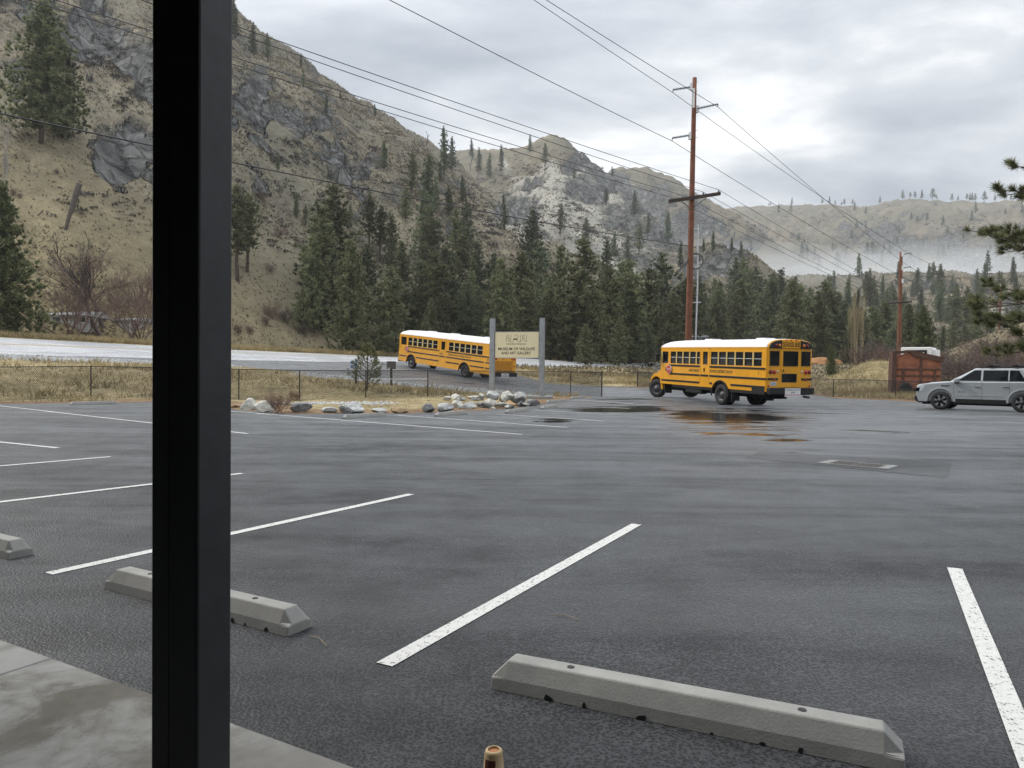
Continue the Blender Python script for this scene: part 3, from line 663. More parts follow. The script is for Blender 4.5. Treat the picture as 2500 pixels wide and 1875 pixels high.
dv = (s2q - s2p).normalized(); e_ = G(*D(22, 1211)); wheel_stop(e_ - dv * 1.83, e_, 'concrete wheel stop next along the walkway from the one behind the post')
WS((174.5, 990), (305.6, 986), 'wheel stop by the straw verge, left alone in front of a fence post')
WS((845, 1023.6), (947, 1017), 'wheel stop in front of the large white boulder and young pine')
WS((1071, 1017.7), (1150, 1011), 'wheel stop in front of the middle of the boulder pile')
WS((1243, 1010), (1303.5, 1003), 'wheel stop by the end of the boulder pile next to the puddle')
WS((1329, 1000), (1381, 993), 'wheel stop nearest the concrete footing of the museum sign')
WS((1340, 985), (1389, 982), 'wheel stop directly behind the one at the sign footing')
WS((1399, 978.6), (1441, 975), 'last wheel stop of the row, by the gate post')

# upturned paper cup
cp = G(1205, 1893); cup = thing('paper_cup', 'upturned tan paper cup with dark red print standing on the asphalt', 'cup', (cp.x, cp.y, 0.0))
MB().lathe([(0.0415, 0), (0.0435, 0.003), (0.0435, 0.007), (0.041, 0.009), (0.0345, 0.088), (0.0335, 0.096), (0.030, 0.1005), (0.0255, 0.102), (0.0235, 0.102), (0.0232, 0.096)], 28).obj('wall', mat('tan_card', (0.42, 0.31, 0.17), 0.6, var=.12, scale=30), cup, True)
MB().lathe([(0, 0.094), (0.0235, 0.094), (0.0235, 0.0935), (0, 0.0935)], 24).obj('recessed_base', mat('kraft_base', (0.36, 0.15, 0.06), 0.7), cup)
pr = MB(); 
for k in range(9):
    a0, a1 = math.radians(-150 + k * 8), math.radians(-150 + (k + 1) * 8)
    for z0, z1 in ((0.02, 0.074),):
        r0, r1 = 0.0413 - 0.0825 * (z0 - .009) + .0006, 0.0413 - 0.0825 * (z1 - .009) + .0006
        pr.add([(r0 * math.cos(a0), r0 * math.sin(a0), z0), (r0 * math.cos(a1), r0 * math.sin(a1), z0), (r1 * math.cos(a1), r1 * math.sin(a1), z1), (r1 * math.cos(a0), r1 * math.sin(a0), z1)], [(0, 1, 2, 3)])
pr.obj('printed_panel', mat('dark_red_ink', (0.10, 0.022, 0.015), 0.6, var=.5, scale=120), cup)

# storm drain
gc = [G(*D(a, b)) for a, b in [(1765, 1001), (1795, 994), (1927, 1004), (1917, 1015)]]
o0 = gc[0]; ux = (gc[3] - gc[0]); uy = (gc[1] - gc[0]); ang = math.atan2(ux.y, ux.x); LX_ = ux.length; LY_ = 0.62
dr = thing('storm_drain', 'rectangular cast iron storm drain grate in a pale concrete frame in the asphalt', 'drain', (o0.x, o0.y, 0.004), ang)
PALE = mat('pale_concrete', (0.20, 0.20, 0.195), 0.6, var=.15, scale=6); IRON = mat('wet_iron', (0.14, 0.12, 0.115), 0.35, metal=.6, var=.3, scale=12)
LX_ = min(LX_, 1.9)
m = MB(); m.box(0, LX_, 0, .05, 0, .012).box(0, LX_, LY_ - .05, LY_, 0, .012).box(0, .16, .05, LY_ - .05, 0, .012).box(LX_ - .16, LX_, .05, LY_ - .05, 0, .012); m.obj('frame', PALE, dr)
MB().box(.16, LX_ - .16, .05, LY_ - .05, -.002, .002).obj('sump', mat('sump', (.02, .014, .012), .4), dr)
for i in range(15):
    x = .16 + (LX_ - .32) * (i + .5) / 15; MB().box(x - .014, x + .014, .05, LY_ - .05, .002, .010).obj('grate_bar', IRON, dr)
MB().box(LX_ / 2 - .02, LX_ / 2 + .02, .051, LY_ - .051, .0025, .0105).obj('grate_bar', IRON, dr)

# ------------------------------------------------------------------ chain-link fences
BLK = mat('black_vinyl', (0.014, 0.015, 0.017), 0.45, var=.2)
def chain_fence(pts, h, label, names=None):
    """pts: list of (x,y); posts at each"""
    o = thing('chain_link_fence', label, 'fence', (pts[0][0], pts[0][1], tz(*pts[0])))
    ox, oy, oz = o.location; Pz = [Vector((x - ox, y - oy, tz(x, y) - oz)) for x, y in pts]
    for i, p in enumerate(Pz):
        big = i in (0, len(Pz) - 1); r = 0.038 if big else 0.028
        MB().tube([p - Vector((0, 0, .2)), p + Vector((0, 0, h + (.06 if big else .02)))], r, 8).obj('post', BLK, o)
    tops = [p + Vector((0, 0, h)) for p in Pz]
    for a, b in zip(tops[:-1], tops[1:]): MB().tube([a, b], .021, 6).obj('top_rail', BLK, o)
    for a, b in zip(Pz[:-1], Pz[1:]):
        d = b - a; L = math.hypot(d.x, d.y); e = Vector((d.x / L, d.y / L, d.z / L)); n = Vector((-e.y, e.x, 0)) * .0028
        m = MB(); sp = 0.075; w = 0.0062; hh = h - .05; k = 0
        s = -hh
        while s < L:
            for sg in (1, -1):
                # wire from (s,0) to (s+hh,hh), clipped to the bay
                s0, s1_ = max(s, 0), min(s + hh, L)
                if s1_ - s0 < .05: continue
                z0, z1 = s0 - s, s1_ - s
                if sg < 0: z0, z1 = hh - z0, hh - z1
                A = a + e * s0 + Vector((0, 0, .04 + z0)); B = a + e * s1_ + Vector((0, 0, .04 + z1)); up = Vector((0, 0, w * 1.42)); nn = n * (1 if sg > 0 else -1)
                m.add([A - up + nn, B - up + nn, B + up + nn, A + up + nn, A + nn * 3.2, B + nn * 3.2], [(0, 1, 2, 3), (0, 4, 5, 1), (3, 2, 5, 4)])
            s += sp
        q = m.obj('wire_mesh', BLK, o); q['kind'] = 'stuff'
        MB().tube([a + Vector((0, 0, .05)), b + Vector((0, 0, .05))], .004, 4).obj('tension_wire', BLK, o)
    return o
def gl(px, py): p = G(px, py); return (p.x, p.y)
lp = [(-52, 22.5), (-40, 28), gl(-120, 984), gl(222, 975), gl(470, 976), gl(583, 977), gl(731, 978), gl(893, 974), gl(1044, 971), gl(1196, 968.5), gl(1318, 967.5), gl(1393, 967), gl(1469, 969)]
chain_fence(lp, 1.5, 'long black chain link fence along the grass verge, ending at the driveway gate post')
rp = [(9.7, 57.0), (13.5, 53.5), gl(1900, 964), gl(2034, 971), gl(2186, 976), gl(2330, 981), gl(2480, 986), gl(2640, 990)]
chain_fence(rp, 1.2, 'low black chain link fence behind the grey SUV and the conventional bus')

# ------------------------------------------------------------------ museum sign
GALV = mat('galvanised_steel', (0.36, 0.38, 0.40), 0.42, metal=0.55, var=.18, scale=5)
CREAM = mat('cream_panel', (0.84, 0.75, 0.50), 0.45, var=.03, scale=2); INK = mat('dark_lettering', (0.035, 0.034, 0.022), 0.6)
sa, sb = G(1201, 973), G(1322, 977)
sa = P(1201, 960, sb.y + 0.7); sz0 = 0.0
sd_v = Vector((sb.x - sa.x, sb.y - sa.y, 0)); Ls = sd_v.length; sang = math.atan2(sd_v.y, sd_v.x)
sg = thing('museum_sign', 'cream museum sign board hung between two grey steel posts', 'sign', (sa.x, sa.y, 0), sang)
pt = (HY + 2 - 778) * sb.y / FPX + EYE        # post tops
zt, zb_ = (906 - 811) * sb.y / FPX + EYE, (906 - 874) * sb.y / FPX + EYE
for x in (0, Ls):
    m = MB(); hw = 0.125
    m.box(x - hw, x - hw + .014, -hw, hw, -.1, pt).box(x + hw - .014, x + hw, -hw, hw, -.1, pt).box(x - hw + .014, x + hw - .014, -.007, .007, -.1, pt)
    # wide-flange beam: flanges face the panel, web between; the near side is boxed with a plate
    m.box(x - hw + .014, x + hw - .014, -hw, -hw + .012, -.1, pt)
    pq = m.obj('post', GALV, sg)
    MB().box(x - hw - .01, x + hw + .01, -hw - .01, hw + .01, pt, pt + .012).obj('cap_plate', mat('cap_steel', (.06, .06, .06), .6), pq)
    for zz in (zt - .08, (zt + zb_) / 2, zb_ + .08):
        s_ = 1 if x == 0 else -1
        x0_, x1_ = sorted((x + s_ * .125, x + s_ * .19)); MB().box(x0_, x1_, -.05, .03, zz - .05, zz + .05).obj('bracket', GALV, pq)
MB().box(.17, Ls - .17, -.05, .03, zb_, zt).obj('panel', CREAM, sg, bevel=.006)
fr = MB(); fr.box(.17, Ls - .17, -.056, .036, zt, zt + .03).box(.17, Ls - .17, -.056, .036, zb_ - .03, zb_); fr.obj('frame_rail', GALV, sg)
cx, pw_, ph_ = Ls / 2, Ls - .34, zt - zb_
def sx(u): return .17 + pw_ * u          # u: 0..1 across, v: 0..1 down, both from the board's face
def szz(v): return zt - ph_ * v
yf = -.0535
text('lettering', "NATURE'S WINDOW", INK, sg, (sx(.485), yf, szz(.465)), (1, 0, 0), (0, 0, 1), ph_ * .055, pw_ * .45)
text('lettering', 'MUSEUM OF WILDLIFE', INK, sg, (sx(.495), yf, szz(.655)), (1, 0, 0), (0, 0, 1), ph_ * .11, pw_ * .84, bold=.012)
text('lettering', 'AND ART GALLERY', INK, sg, (sx(.485), yf, szz(.815)), (1, 0, 0), (0, 0, 1), ph_ * .11, pw_ * .68, bold=.012)
lg = MB()
def stroke(pts, w=.006):
    for (u0, v0), (u1, v1) in zip(pts[:-1], pts[1:]):
        A, B = Vector((sx(u0), yf - .003, szz(v0))), Vector((sx(u1), yf - .003, szz(v1))); d = (B - A).normalized(); n = d.cross(Vector((0, 1, 0))) * (w * pw_ / 2)
        A = A - d * w * pw_ * .3; B = B + d * w * pw_ * .3
        lg.add([A - n, B - n, B + n, A + n], [(0, 1, 2, 3)])
# logo, in board fractions: N with twin diagonals, a long-horned sheep standing in the middle, W of stacked chevrons
U = lambda x: (x - 365) / 1320.0; V = lambda y: (y - 615) / 715.0
def S(*p): stroke([(U(a), V(b)) for a, b in p])
S((705, 890), (705, 745), (840, 890), (905, 890), (930, 830)); S((712, 690), (840, 835), (850, 690)); S((757, 690), (800, 738)); S((752, 835), (795, 888))
S((1040, 830), (1065, 890), (1130, 890), (1222, 795), (1312, 895), (1322, 690)); S((1130, 885), (1135, 690)); 
for dy_ in (0, 55): S((1175, 742 + dy_), (1222, 693 + dy_), (1268, 742 + dy_))
S((960, 742), (975, 710), (1000, 692), (1030, 692), (1055, 720), (1062, 745), (1045, 800)); 
for k_ in range(6): S((925, 798 + 6 * k_), (1040, 798 + 6 * k_))
S((925, 800), (915, 775)); S((1050, 740), (1072, 745))
lg.obj('logo', INK, sg)
ft = sb; MB().box(Ls - 1.35, Ls + .55, -.35, .4, -.1, .22).obj('footing', STOPM, sg, bevel=.02)
# ------------------------------------------------------------------ vegetation prototypes
BARK = mat('pine_bark', (0.085, 0.06, 0.045), 0.9, var=.35, scale=3, bump=.6, bscale=14)
NEEDLE = mat('pine_needles', (0.060, 0.074, 0.040), 0.65, var=0, var2=(0.30, 0.31, 0.17), scale=11, rand=.38, spec=.25, trans=.32)
NEEDLE2 = mat('fir_needles', (0.055, 0.072, 0.044), 0.65, var=0, var2=(0.265, 0.29, 0.175), scale=11, rand=.38, spec=.25, trans=.3)
NEEDLE3 = mat('bright_needles', (0.055, 0.072, 0.03), 0.6, var=0, var2=(0.24, 0.26, 0.12), scale=12, rand=.12, spec=.3, trans=.2)
TWIG = mat('bare_twigs', (0.10, 0.075, 0.068), 0.9, var=.3, scale=2); TWIGP = mat('pale_twigs', (0.34, 0.31, 0.27), 0.85, var=.25, scale=2); TWIGR = mat('red_twigs', (0.16, 0.105, 0.085), 0.9, var=.25, scale=2)
POPL = mat('poplar_twigs', (0.42, 0.35, 0.21), 0.9, var=.25, scale=2); DEADM = mat('dead_wood', (0.10, 0.085, 0.075), 0.9, var=.3, scale=1.5)

def tufts(cs, dirs, size, k, rng, wid=.3, spread=.9):
    """spiky clumps of k narrow triangles at each centre"""
    n = len(cs); c = np.repeat(cs, k, 0); dd_ = np.repeat(dirs, k, 0); s = np.repeat(size, k)
    d = dd_ + rng.normal(0, spread, (n * k, 3)); d /= np.linalg.norm(d, axis=1)[:, None]
    a = np.cross(d, rng.normal(0, 1, (n * k, 3))); a /= np.linalg.norm(a, axis=1)[:, None] + 1e-9
    L = s * rng.uniform(.55, 1.1, n * k); w = L * wid
    o = c - d * (L * .25)[:, None]
    v = np.stack([o - a * (w / 2)[:, None], o + a * (w / 2)[:, None], o + d * L[:, None]], 1).reshape(-1, 3)
    return v, np.arange(len(v)).reshape(-1, 3)
def tri_mesh(name, v, f, m):
    me = bpy.data.meshes.new(name); v = np.asarray(v, np.float32); f = np.asarray(f, np.int32)
    me.vertices.add(len(v)); me.vertices.foreach_set('co', v.ravel()); me.loops.add(f.size); me.loops.foreach_set('vertex_index', f.ravel())
    me.polygons.add(len(f)); me.polygons.foreach_set('loop_start', np.arange(0, f.size, f.shape[1], dtype=np.int32)); me.update(calc_edges=True); me.materials.append(m); return me
def conifer_mesh(seed, H, rad, base, nb, cl, k, m, pw=.75, droop=.05, trunk_r=.016, irregular=.3, gaps=.0, per=6):
    rng = np.random.default_rng(seed); cs, ds, ss = [], [], []; tb = MB(); phase = rng.uniform(0, 6.28)
    lobes = rng.uniform(.72, 1.15, 9)
    for i in range(nb):
        t = (i + rng.uniform()) / nb; t = t ** .93; h = base + (1 - base) * t
        az = phase + i * 2.399 + rng.normal(0, .35)
        lo = lobes[int((az % 6.283) / 6.2832 * 9) % 9]
        r = rad * (1 - t) ** pw * min(1, t * 4 + .62) * lo * rng.uniform(1 - irregular * 1.4, 1 + irregular * .5) + .012
        if rng.uniform() < gaps: r *= .35
        dz = (.22 * t - droop * 2.2 * (1 - t)) * r + rng.normal(0, .01)
        dx, dy = math.cos(az), math.sin(az)
        n = max(2, int(per * r / rad + 1.5))
        for s in np.linspace(.30 if r > .05 else .1, 1, n) + rng.normal(0, .05, n):
            x = np.array([dx * r * s, dy * r * s, h + dz * s * s + rng.normal(0, .006)]) + rng.normal(0, .011, 3) * (1 + r / rad)
            cs.append(x); ds.append([dx * .5, dy * .5, .55]); ss.append(cl * rng.uniform(.75, 1.2) * (1.0 if t < .85 else .75))
        if r > rad * .45 and i % 2 == 0: tb.tube([(0, 0, h * H), (dx * r * .8 * H, dy * r * .8 * H, (h + dz * .6) * H)], [trunk_r * .22 * H, trunk_r * .07 * H], 3, False)
    cs.append(np.array([0, 0, 1 - cl * .4])); ds.append([0, 0, 1.5]); ss.append(cl)
    v, f = tufts(np.array(cs), np.array(ds), np.array(ss), k, rng, .36, .75)
    crown = tri_mesh('crown', v * H, f, m)
    pts = [(0, 0, -.03 * H)]; rr = [trunk_r * H * 1.25]
    for q in np.linspace(.05, .97, 7):
        pts.append((rng.normal(0, .004) * H, rng.normal(0, .004) * H, q * H)); rr.append(trunk_r * H * (1 - q) ** .8 + .003 * H)
    tb.tube(pts, rr, 7); tr = tb.mesh('trunk', True); tr.materials.append(BARK)
    return tr, crown
def bare_mesh(seed, m, H=1.0, levels=5, spread=.5, kids=(3, 4), stems=1, lean=.12, up=.25, r0=.018, ratio=.68, name='branches'):
    rng = random.Random(seed); mb = MB()
    def grow(p, d, L, r, lv):
        q = p; pts = [p]; nseg = 3
        for i in range(nseg):
            d = (d + Vector((rng.gauss(0, .13), rng.gauss(0, .13), rng.gauss(0, .08) + up * .12))).normalized(); q = q + d * (L / nseg); pts.append(q)
        mb.tube(pts, [r * (1 - .45 * i / nseg) for i in range(nseg + 1)], 5 if lv >= levels - 1 else 3, False)
        if lv <= 0: return
        for i in range(rng.randint(*kids)):
            s = rng.uniform(.35, 1.0); a = pts[min(nseg, max(1, int(s * nseg + .5)))]
            az = rng.uniform(0, 6.283); o = d.orthogonal().normalized(); o.rotate(Matrix.Rotation(az, 3, d))
            grow(a, (d + o * spread * rng.uniform(.7, 1.4) + Vector((0, 0, up * .5))).normalized(), L * ratio * rng.uniform(.75, 1.1), r * .55, lv - 1)
    for s in range(stems):
        az = rng.uniform(0, 6.283); ln = lean * rng.uniform(.3, 1.3) * (2.5 if stems > 1 else 1)
        grow(Vector((rng.gauss(0, .02) * stems ** .5, rng.gauss(0, .02) * stems ** .5, -.02)) * H, Vector((math.cos(az) * ln, math.sin(az) * ln, 1)).normalized(), H * .36 * rng.uniform(.8, 1.1), r0 * H, levels)
    me = mb.mesh(name); me.materials.append(m); return me
PINES = [conifer_mesh(1, 1, .235, .07, 190, .050, 13, NEEDLE, .60, irregular=.45, gaps=.1), conifer_mesh(2, 1, .20, .10, 170, .047, 13, NEEDLE, .58, irregular=.55, gaps=.15), conifer_mesh(3, 1, .265, .05, 200, .050, 13, NEEDLE, .70, irregular=.45, gaps=.08),
         conifer_mesh(4, 1, .185, .16, 140, .050, 12, NEEDLE2, .52, irregular=.6, gaps=.2), conifer_mesh(5, 1, .225, .06, 190, .047, 13, NEEDLE2, .75, irregular=.45, gaps=.1), conifer_mesh(6, 1, .165, .30, 105, .054, 11, NEEDLE, .45, irregular=.7, gaps=.25, trunk_r=.015)]
SLIM = [conifer_mesh(11, 1, .125, .12, 110, .055, 9, NEEDLE2, .75, irregular=.45, gaps=.1), conifer_mesh(12, 1, .16, .2, 90, .065, 9, NEEDLE, .6, irregular=.6, gaps=.2), conifer_mesh(13, 1, .11, .08, 100, .055, 9, NEEDLE2, .8, irregular=.4)]
BIG = conifer_mesh(21, 1, .20, .13, 300, .042, 13, NEEDLE, .55, irregular=.55, gaps=.12, trunk_r=.013, per=8)
WIDE = conifer_mesh(22, 1, .30, .04, 300, .045, 14, NEEDLE3, .85, irregular=.4, per=9, trunk_r=.014)
FARP = [conifer_mesh(31, 1, .17, .12, 60, .085, 6, NEEDLE2, .7, irregular=.5), conifer_mesh(32, 1, .2, .25, 45, .09, 6, NEEDLE2, .55, irregular=.6)]
def tree(proto, p, H, label, group, name='pine_tree', wide=1.0, cat='tree'):
    o = thing(name, label, cat, (p.x, p.y, p.z - .02 * H), R.uniform(0, 6.28), group)
    for me, nm in zip(proto, ('trunk', 'crown')):
        c = bpy.data.objects.new(nm, me); COL.objects.link(c); c.parent = o
    o.scale = (H * wide, H * wide, H); o.rotation_euler = (R.gauss(0, .025), R.gauss(0, .025), R.uniform(0, 6.28)); return o
def by_px(proto, x, ytop, ybase, label, group, wide=1.0, depth=None, **kw):
    """disp pixel column, top row and base row; distance from the ground the base stands on"""
    if depth: p = P(x * D2S, ybase * D2S, depth); p.z = tz(p.x, p.y)
    else: p = hit(x * D2S, ybase * D2S)
    yb = proj(p.x, p.y, p.z)[1]; H = (yb - ytop * D2S) * p.y / FPX
    return tree(proto, p, max(H, 1.0), label, group, wide=wide, **kw)
L_FOR, G_FOR = 'dark green conifer in the dense pine stand beyond the highway', 'pines of the stand beyond the highway'
L_HILL, G_HILL = 'small dark conifer growing on the open hillside', 'conifers scattered on the hillside'
L_RIDGE, G_RIDGE = 'tiny conifer standing on the crest of the far misty plateau', 'conifers on the far skyline'
L_RIDGE2, G_RIDGE2 = 'small conifer on the skyline of the near mountain ridges', 'conifers on the near ridges'
# left of the post
by_px(BIG, 86, 6, 312, 'tall old ponderosa pine with a bare trunk foot on the steep hillside', None, name='ponderosa_pine', wide=1.15)
by_px(BIG, 136, 84, 300, 'narrower ponderosa pine close beside the tallest hillside pine', None, name='ponderosa_pine', wide=1.0)
by_px(WIDE, 2, 392, 716, 'broad bushy pine at the far road edge beside the bare trees', None, depth=66, name='roadside_pine', wide=1.0)
for x, a, b in [(512, 402, 607), (533, 418, 588)]: by_px(PINES[5], x, a, b, 'one of two open trunked pines together on the straw coloured slope', 'two slope pines beside the shrubby gully', wide=1.25)
# pines whose feet show, then those standing in the crowd (disp px: x, top, base)
SP = [(720, 400, 660, 0, 0), (672, 512, 718, 2, 0), (698, 470, 716, 1, 0), (757, 520, 760, 2, 82), (798, 422, 545, 5, 0), (820, 445, 565, 5, 0), (846, 464, 582, 1, 0), (755, 440, 490, 4, 0), (875, 403, 473, 1, 0),
      (931, 448, 610, 0, 0), (915, 410, 580, 3, 0), (841, 573, 766, 0, 84), (927, 645, 742, 2, 100), (935, 540, 748, 0, 105), (905, 560, 745, 4, 108), (995, 508, 735, 1, 0), (1086, 560, 745, 2, 100), (1030, 520, 735, 4, 0), (1060, 548, 738, 3, 0),
      (965, 530, 740, 4, 112), (1120, 545, 742, 0, 108), (1160, 520, 738, 3, 0), (1205, 530, 745, 1, 112), (1259, 518, 750, 2, 100), (1300, 575, 752, 0, 106), (1340, 560, 755, 4, 118), (1363, 556, 752, 0, 112), (1398, 580, 754, 1, 116), (1426, 544, 748, 3, 130), (1453, 633, 752, 2, 108),
      (1405, 711, 765, 4, 96), (1265, 700, 768, 2, 90), (1335, 685, 762, 0, 95), (1230, 640, 756, 4, 98), (1190, 625, 752, 2, 98), (1475, 600, 748, 0, 125), (1010, 430, 560, 3, 0), (985, 450, 585, 1, 0), (1130, 600, 745, 1, 98),
      (1543, 603, 705, 1, 0), (1585, 555, 708, 3, 0), (1612, 560, 704, 0, 0), (1560, 640, 712, 4, 0), (1687, 580, 706, 4, 0), (1718, 595, 710, 1, 0), (1750, 620, 722, 0, 0), (1773, 634, 733, 2, 0), (1811, 635, 732, 0, 0), (1788, 623, 722, 4, 0), (1640, 610, 706, 3, 0), (1700, 640, 716, 2, 0),
      (1891, 663, 738, 1, 0), (1917, 656, 740, 0, 0), (1955, 656, 742, 4, 0), (1860, 690, 745, 2, 0), (870, 520, 700, 1, 0), (1310, 520, 660, 3, 0), (1150, 450, 590, 4, 0)]
KINDS = ['full pine', 'slim pine', 'broad bushy pine', 'ragged fir', 'dense pointed fir', 'open crowned pine on a bare trunk']
def where(x, dep):
    s = 'above the straw slope' if x < 740 and dep > 100 else 'beside the straw slope' if x < 740 else 'above the flat fronted bus' if x < 1060 else 'behind the museum sign' if x < 1190 else 'between the sign and the main pole' if x < 1490 else 'beyond the conventional bus roof' if x < 1760 else 'around the bare poplar' if x < 1990 else 'in the brush above the SUV'
    d = 'front rank' if dep < 115 else 'middle rank' if dep < 165 else 'upper rank'
    return s, d
def forest(x, dep, k):
    s, d = where(x, dep); return f'{KINDS[k]} in the {d} {s}'.replace('open crowned pine on a bare trunk', 'open bare trunked pine'), f'{d} {KINDS[k]}s {s}'
for x, a, b, k, dep in SP:
    q = hit(x * D2S, b * D2S); lb, gp = forest(x, dep or q.y, k)
    by_px(PINES[k], x, a, b, lb, gp, depth=dep or None, wide=R.uniform(1.0, 1.35))
for i in range(72):    # the crowd fills in behind
    x = R.uniform(690, 1480) if i < 40 else R.uniform(1490, 1850); dep = R.uniform(106, float(np.interp(x, [690, 900, 1100, 1480], [114, 126, 145, 165]))) if i < 40 else R.uniform(150, 230); p = P(x * D2S, 700, dep); p.z = tz(p.x, p.y); k = R.randrange(6); lb, gp = forest(x, dep, k)
    tree(PINES[k], p, R.uniform(7, 14) if i < 40 else R.uniform(10, 18), lb, gp, wide=R.uniform(1.0, 1.35))
for i, (x, a) in enumerate([(1765, 634), (1800, 628), (1820, 650), (1868, 668), (1890, 660), (1915, 655), (1940, 668), (1962, 656), (1730, 615), (1705, 605), (1665, 600), (1750, 655), (1840, 690), (1785, 660), (1975, 690), (2060, 690), (2085, 700), (2110, 690), (2140, 684)]):
    dep = R.uniform(125, 150) if i < 14 else R.uniform(170, 220); p = P(x * D2S, 800, dep); p.z = tz(p.x, p.y); H = (proj(p.x, p.y, p.z)[1] - a * D2S) * dep / FPX; k = (0, 2, 4, 1)[i % 4]; lb, gp = forest(x, dep, k); tree(PINES[k], p, H, lb, gp, wide=R.uniform(1.1, 1.4))
by_px(WIDE, 1999, 659, 757, 'rounded light green pine standing behind the rusty bin', None, depth=92, name='round_pine', wide=1.05)
by_px(WIDE, 1795, 739, 800, 'small light green pine beside the road behind the bus', None, depth=90, name='young_pine', wide=.8)
by_px(PINES[4], 2035, 705, 760, 'thin young pine in the brush between the bin and the bank', None, depth=120, name='young_pine')
# hillside, ridges and far skyline
for x, a, b in [(509, -4, 84), (547, 48, 122), (578, 73, 134), (650, 115, 147), (810, 225, 254), (960, 276, 378), (976, 297, 372), (1034, 318, 374), (1057, 329, 386), (1083, 313, 366), (1144, 291, 328), (1323, 359, 384), (735, 195, 215), (620, 118, 132), (665, 135, 150)]:
    by_px(SLIM[R.randrange(3)], x, a, b, L_RIDGE2, G_RIDGE2, name='ridge_conifer', wide=1.15)
for x, a, b in [(830, 304, 365), (1177, 310, 362), (1309, 405, 447), (1370, 412, 467), (1399, 459, 511), (1444, 456, 522), (1326, 500, 555), (1355, 503, 560), (1240, 362, 392), (655, 150, 190), (705, 205, 250), (600, 330, 372), (745, 330, 360), (1020, 300, 345), (950, 350, 395), (640, 415, 470), (660, 440, 490), (890, 330, 420), (940, 380, 460), (1000, 380, 440), (1090, 420, 500), (970, 400, 470),
                (1150, 480, 560), (1210, 440, 510), (1265, 470, 540), (1380, 480, 550), (1430, 560, 620), (1470, 520, 580), (1495, 430, 475), (1540, 500, 545), (1580, 512, 548), (1600, 520, 555), (1520, 515, 545), (925, 335, 470)]:
    zn = 'above the straw gully' if x < 700 else 'above the flat fronted bus' if x < 1000 else 'below the pale scree peak' if x < 1290 else 'on the rocky ridge by the main pole'; kk = R.randrange(3)
    by_px(SLIM[kk], x, a, b, ('slim ragged', 'open crowned', 'narrow dense')[kk] + ' conifer on the open slope ' + zn, 'hillside conifers ' + zn + ' ' + str(kk), name='hillside_conifer', wide=R.uniform(1.0, 1.35))
for zx, a, b in [(470, 325, 348), (482, 328, 348), (625, 295, 345), (830, 295, 340), (877, 290, 342), (915, 305, 342), (958, 315, 342), (978, 295, 342), (1032, 305, 346), (1215, 305, 357), (1370, 255, 322), (1418, 285, 325), (1453, 288, 342), (1498, 268, 332), (1570, 250, 336), (1597, 305, 336), (1740, 292, 332), (1820, 295, 350), (1835, 300, 360), (1800, 310, 360), (1917, 258, 338), (1990, 292, 338), (2058, 300, 345), (2095, 285, 335), (2185, 250, 340), (1700, 335, 390), (1855, 320, 380)]:
    sx_, st, sb_ = 1700 + zx / 2.765, 380 + a / 2.765, 380 + b / 2.765
    # stand it on the crest seen at that column
    dpt = np.linspace(900, 1750, 300); gx_ = (sx_ - 1250) / FPX * dpt; gz_ = terr(gx_, dpt); k_ = int(np.argmax((gz_ - EYE) / dpt)); p = Vector((gx_[k_], dpt[k_], gz_[k_]))
    tree(FARP[R.randrange(2)], p, max(8, (sb_ - st) * p.y / FPX * .95), L_RIDGE, G_RIDGE, name='skyline_conifer', wide=1.1)
for i in range(75):
    x = R.uniform(1560, 2230); y = R.uniform(455, 640); p = hit(x * D2S, y * D2S)
    if p.y < 430: continue
    tree(FARP[R.randrange(2)], p, R.uniform(11, 20), 'faint conifer on the misty far slope', 'conifers on the far slope', name='far_conifer')
for i in range(70):
    x = R.uniform(1780, 2230); dep = R.uniform(230, 420); p = P(x * D2S, 800, dep); p.z = tz(p.x, p.y)
    tree(SLIM[R.randrange(3)], p, R.uniform(10, 17), 'hazy conifer in the misty valley wood', 'conifers of the misty valley', name='valley_conifer', wide=1.2)
# snags
for x, a, b in [(919, 265, 314), (1018, 310, 370)]:
    p = hit(x * D2S, b * D2S); H = (b - a) * D2S * p.y / FPX
    o = thing('dead_snag', 'bare grey dead tree snag on the near ridge', 'dead tree', p, R.uniform(0, 6), 'dead snags on the ridge'); me = bare_mesh(int(x), DEADM, 1, 2, .9, (3, 4), up=-.1, r0=.014, ratio=.35); c = bpy.data.objects.new('trunk', me); COL.objects.link(c); c.parent = o; o.scale = (H * 1.4, H * 1.4, H * 1.6)
# leaning dead trunk and stump on the left slope
p = hit(*D(137, 497)); q = hit(*D(172, 400)); lt = thing('leaning_dead_trunk', 'leaning broken dead trunk on the straw slope above the bare trees', 'dead tree', p)
tp = P(*D(172, 397), p.y * 1.01); MB().tube([(0, 0, -1), (tp - p) * .25 + Vector((.12, 0, 0)), (tp - p) * .5 + Vector((.1, 0, 0)), (tp - p) * .8, tp - p], [.16, .22, .30, .36, .33], 9).obj('trunk', DEADM, lt)
p = hit(*D(178, 425)); st_ = thing('broken_stump', 'jagged broken stump uphill of the leaning dead trunk', 'stump', p); h_ = 17 * D2S * p.y / FPX
mbs = MB(); 
for k in range(5): mbs.tube([(R.gauss(0, .25), R.gauss(0, .2), -.5), (R.gauss(0, .45), R.gauss(0, .2), h_ * R.uniform(.4, 1.1))], [.3, .06], 5)
mbs.obj('trunk', DEADM, st_)
